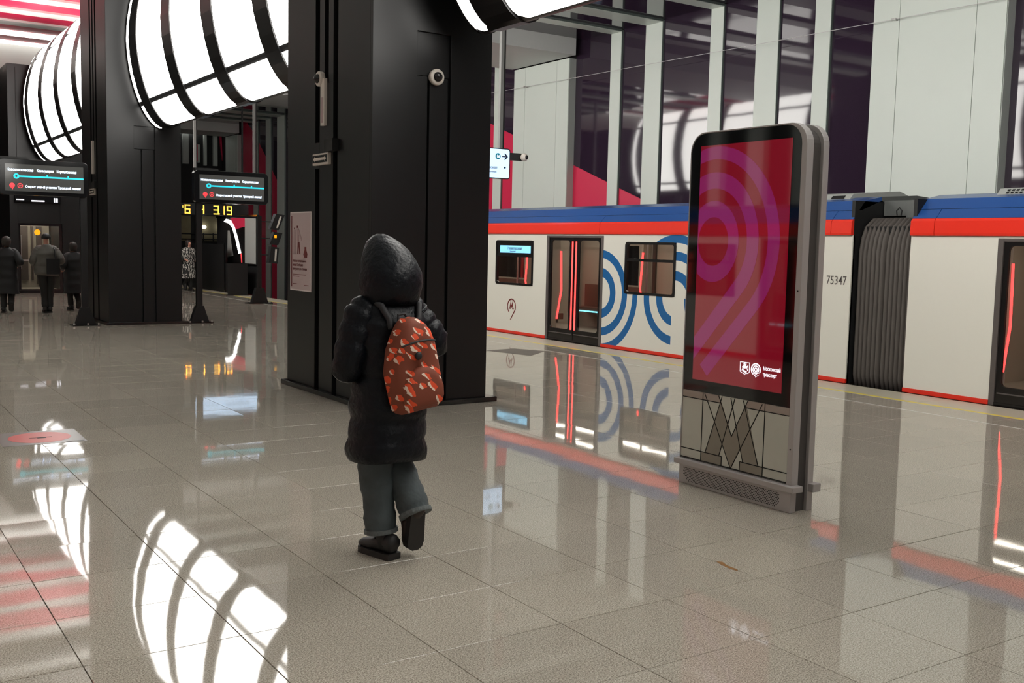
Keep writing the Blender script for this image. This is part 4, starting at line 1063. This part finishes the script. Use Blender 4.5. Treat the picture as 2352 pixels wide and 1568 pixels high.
    for z, cx, cy, rx, ry in rings:
        qz = P.get('quilt', 0); ph = abs(sin(pi*(z-.08)/.115)) if qz else 0
        s = 1+qz*(ph**.6-.6)
        rg = ringp((cx, cy, z), rx*s, ry*s, n=36, p=2.3)
        rg = [(x+.006*sin(19*x+23*z+5*y), y+.006*cos(17*y+29*z), zz+.008*sin(9*x+4*z)) for x, y, zz in rg]
        rr.append(rg)
    L('coat', B().loft(rr), P['coat'], smooth=True)
    for s, sh, e, w in (('l', (-.172, 0, 1.315), el, wl), ('r', (.172, 0, 1.315), er, wr)):
        g = P.get('sleeve', .078)
        ke = [(sh[0]*.45, 0, 1.385, g*.7), (sh[0]*.82, 0, 1.355, g*.95), (*sh, g*1.06), (*[(a+b)/2 for a, b in zip(sh, e)], g*1.08), (*e, g), (*[(a+b)/2 for a, b in zip(e, w)], g*.88), (*w, g*.62)]
        path, r2 = puff(ke, 34, 8, P.get('quilt', 0)*1.6)
        L('sleeve', B().tube(path, r2, 18), P['coat'], smooth=True)
    hd = P.get('head', 'hair')
    if hd == 'hood':
        hr = []
        for z, cx, cy, rx, ry in ((1.38, 0, -.01, .165, .135), (1.43, 0, -.025, .166, .148), (1.49, 0, -.03, .170, .160), (1.55, 0, -.028, .163, .158), (1.61, -.004, -.012, .145, .145), (1.665, -.008, .008, .118, .122), (1.705, -.012, .028, .085, .09), (1.735, -.016, .04, .048, .052), (1.748, -.018, .046, .018, .02)):
            rg = []
            for x, y, zz in ringp((cx, cy, z), rx, ry, n=40, p=2.1):
                w_ = .008*sin(34*zz+9*x+6*sin(16*x))+.005*sin(58*zz-13*x+y*20)
                fy = y
                if y > cy+ry*.55: fy = cy+ry*.55+(y-cy-ry*.55)*.4     # open front, pulled back to the face
                rg.append((x+(x-cx)*w_*2.2, fy+(y-cy)*w_*2.2, zz))
            hr.append(rg)
        L('hood', B().loft(hr), P['coat'], smooth=True)
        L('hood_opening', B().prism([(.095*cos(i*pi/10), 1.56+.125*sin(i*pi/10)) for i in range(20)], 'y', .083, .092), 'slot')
    elif hd == 'cap':
        L('cap', B().loft([ringp((0, .03, z), r, r*1.15, n=20) for z, r in ((1.575, .092), (1.61, .094), (1.65, .082), (1.68, .05), (1.69, .015))]), 'black_matt', smooth=True)
    else:
        L('hair', B().loft([ringp((0, .0, z), r, r*1.12, n=20) for z, r in ((1.46, .075), (1.52, .09), (1.58, .098), (1.63, .092), (1.67, .065), (1.69, .02))]), 'hair', smooth=True)
    t.rotation_euler = (0, 0, -heading)        # heading measured from +Y towards +X
    t.scale = (k, k, k)
    return t, L
def thing_local(t):
    def L(name, b, m, parent=None, smooth=False, bevel=0):
        me = bpy.data.meshes.new(name); me.from_pydata(b.v, [], b.f); me.materials.append(MT[m] if isinstance(m, str) else m)
        if smooth:
            for p in me.polygons: p.use_smooth = True
        o = bpy.data.objects.new(name, me); COL.objects.link(o); o.parent = parent or t
        return o
    return L
def shoe(L, an, toe, m, ln):
    """boot from heel under the ankle to the toe point"""
    a = Vector(an); tt = Vector(toe); f = (tt-a); 
    hx = Vector((f.x, f.y, 0))
    f = (hx if tt.z < .01 else tt-a).normalized()
    side = f.cross(Vector((0, 0, 1)));  side = side.normalized() if side.length > .1 else Vector((1, 0, 0))
    up = side.cross(f).normalized()
    heel = tt-f*ln
    prof = [(0, .040, .030, .10), (.06, .046, .0, .115), (.3, .047, 0, .11), (.55, .05, 0, .075), (.8, .052, 0, .06), (.93, .044, .004, .048), (1.0, .02, .012, .03)]
    rings = []; sole = []
    for s, w, z0, z1 in prof:
        c = heel+f*(ln*s)
        rings.append([c+side*(w*cos(q))+up*(z0+.025+(z1-z0)*.5+(z1-z0)*.5*sin(q)) for q in [2*pi*i/14 for i in range(14)]])
        sole.append([c-side*w*1.04+up*0, c+side*w*1.04+up*0, c+side*w*1.06+up*.034, c-side*w*1.06+up*.034])
    o = L('boot', B().loft(rings), m, smooth=True)
    L('sole', B().loft(sole), 'sole', parent=o)
    sh = [a+(heel+f*ln*.22+up*.06-a)*q for q in (0., .5, 1.)]
    L('shaft', B().tube([sh[2], sh[1]+Vector((0, 0, .02)), a+Vector((0, 0, .05))], [.05, .048, .05], 14), m, parent=o, smooth=True)

HW = radians(-8)
walker, L = figure((2.50, 4.93, 0), HW, 'person in a black hooded puffer coat and wide jeans walking away on the platform', dict(
    h=1.68, elbow_l=(-.235, .02, 1.05), elbow_r=(.27, -.07, 1.17), wrist_l=(-.13, .19, 1.04), wrist_r=(.19, .17, 1.06),
    knee_l=(-.02, .07, .50), ankle_l=(-.005, .03, .14), knee_r=(.115, .09, .50), ankle_r=(.12, -.14, .25),
    toe_l=(-.02, .19, .0), toe_r=(.12, -.115, .04), hem_l=(-.005, .03, .135), hem_r=(.12, -.115, .24), rh=.112, rk=.098, ra=.086, cuff=True,
    trouser='jeans', coat='coat', quilt=.085, sleeve=.082, head='hood', shoe_r='boot_brown', shoe_len=.275,
    coat_rings=[(.545, 0, -.01, .218, .182), (.60, 0, -.01, .215, .18), (.80, 0, -.012, .205, .17), (1.0, 0, -.012, .19, .155), (1.15, 0, -.012, .19, .15), (1.28, 0, -.012, .20, .145), (1.36, 0, -.008, .19, .125), (1.41, 0, 0, .13, .10), (1.44, 0, .01, .08, .08)]))
# backpack on the walker's back, a thing of its own
bk = thing('backpack', (2.50, 4.93, 0), 'brown backpack with orange and white print on the hooded walker', 'backpack')
LB_ = thing_local(bk)
def pack_ring(s, grow=0.):
    """outline in the pack's own plane, s = depth station 0..1"""
    pts = []
    hw = [(0, .105), (.04, .130), (.20, .150), (.45, .152), (.70, .130), (.86, .096), (.95, .062), (1.0, .03)]
    left = [(-(w), z) for z, w in hw]; right = [(w, z) for z, w in hw[::-1]]
    return [(x*s, z) for x, z in right]+[(x*s, z) for x, z in left]
def pk(x, d, z):      # local pack coords -> walker coords (rolled, on the back)
    a = radians(7); zz = z*.49-.245; xx = x
    X = xx*cos(a)-zz*sin(a); Z = xx*sin(a)+zz*cos(a)
    return (.0+X, -.172-d, 1.075+Z)
def squash(s, z): return .5+(z-.5)*s
prs = []
for s, sz, d in ((.93, .96, 0), (1.0, 1.0, .02), (1.0, 1.0, .07), (.95, .965, .105), (.82, .87, .125), (.5, .55, .133), (.1, .1, .134)):
    prs.append([pk(x*s, d+.012*sin(9*z), squash(sz, z)) for x, z in pack_ring(1)])
body_ = LB_('pack_body', B().loft([r[::-1] for r in prs]), 'pack', smooth=True)
pr2 = []
for s, sz, d in ((.80, .9, .115), (.83, .95, .135), (.76, .88, .158), (.55, .6, .168), (.1, .1, .170)):
    pr2.append([pk(x*s, d, .05+squash(sz, z)*.46) for x, z in pack_ring(1)])
LB_('front_pocket', B().loft([r[::-1] for r in pr2]), 'pack', smooth=True)
LB_('zip', B().tube([pk(-.105, .128, .74), pk(-.05, .142, .765), pk(0, .146, .77), pk(.05, .142, .765), pk(.105, .128, .74)], .005, 6), 'strap')
LB_('label_patch', B().ball(pk(-.02, .148, .62), .022, 10, 6, (1, .5, 1)), 'black_matt', smooth=True)
for sx in (-1, 1):
    LB_('shoulder_strap', B().tube([pk(sx*.075, .0, .90), (sx*.095, -.152, 1.31), (sx*.12, -.118, 1.375), (sx*.13, -.03, 1.41), (sx*.14, .10, 1.36), (sx*.15, .15, 1.2)], [.014, .016, .018, .018, .018, .014], 8), 'strap', smooth=True)
LB_('carry_loop', B().tube([pk(-.03, .01, .97), pk(-.02, .0, 1.03), pk(.02, .0, 1.03), pk(.03, .01, .97)], .007, 6), 'strap')
bk.rotation_euler = (0, 0, -HW)

long_coat = [(.42, 0, 0, .24, .20), (.7, 0, 0, .22, .18), (1.0, 0, 0, .20, .155), (1.25, 0, 0, .21, .15), (1.36, 0, 0, .19, .12), (1.42, 0, 0, .10, .09), (1.45, 0, .01, .07, .07)]
short_coat = [(.80, 0, 0, .235, .18), (.86, 0, 0, .25, .195), (1.0, 0, 0, .245, .18), (1.25, 0, 0, .24, .165), (1.36, 0, 0, .21, .13), (1.42, 0, 0, .11, .09), (1.46, 0, .01, .08, .08)]
walk = dict(elbow_l=(-.26, -.04, 1.10), elbow_r=(.28, -.10, 1.12), wrist_l=(-.2, .17, 1.02), wrist_r=(.2, .15, 1.05), knee_l=(-.08, .05, .5), ankle_l=(-.08, -.01, .12), knee_r=(.08, .12, .5), ankle_r=(.08, -.14, .2),
            toe_l=(-.08, .17, 0), toe_r=(.08, -.06, .03), trouser='trouser', shoe_len=.27, rh=.105, rk=.08, ra=.066)
figure((3.36, 24.88, 0), radians(14), 'person in a long black coat walking away at the left edge', dict(walk, h=1.66, coat='dark_coat', coat_rings=long_coat, head='hair'))
p2, L2 = figure((4.13, 24.68, 0), radians(5), 'person in a grey jacket and black cap walking toward the elevator door', dict(walk, h=1.74, coat='puffer_grey', coat_rings=short_coat, head='cap', quilt=.03, sleeve=.085,
       knee_l=(-.05, .05, .5), ankle_l=(-.045, 0, .12), toe_l=(-.045, .18, 0), knee_r=(.06, .06, .5), ankle_r=(.05, .02, .12), toe_r=(.05, .2, 0)))
sb = thing('shoulder_bag', (4.13, 24.68, 0), 'black shoulder bag on the back of the grey jacket walker', 'bag')
LS = thing_local(sb)
LS('bag_body', B().box(-.02, .24, -.32, -.20, .86, 1.20), 'dark_coat')
LS('bag_strap', B().tube([(.16, -.22, 1.2), (.15, -.16, 1.4), (.13, .0, 1.47), (.14, .14, 1.35), (.2, .16, 1.1)], .014, 6), 'strap')
sb.rotation_euler = (0, 0, -radians(5))
figure((4.82, 25.4, 0), radians(-10), 'dark dressed person half hidden behind the post of the left display', dict(walk, h=1.56, coat='dark_coat', coat_rings=long_coat, head='hair'))
figure((9.95, 33.9, 0), radians(170), 'person in a black and white patterned long coat beyond the middle column', dict(walk, h=1.66, coat='zebra', coat_rings=long_coat, head='hair'))
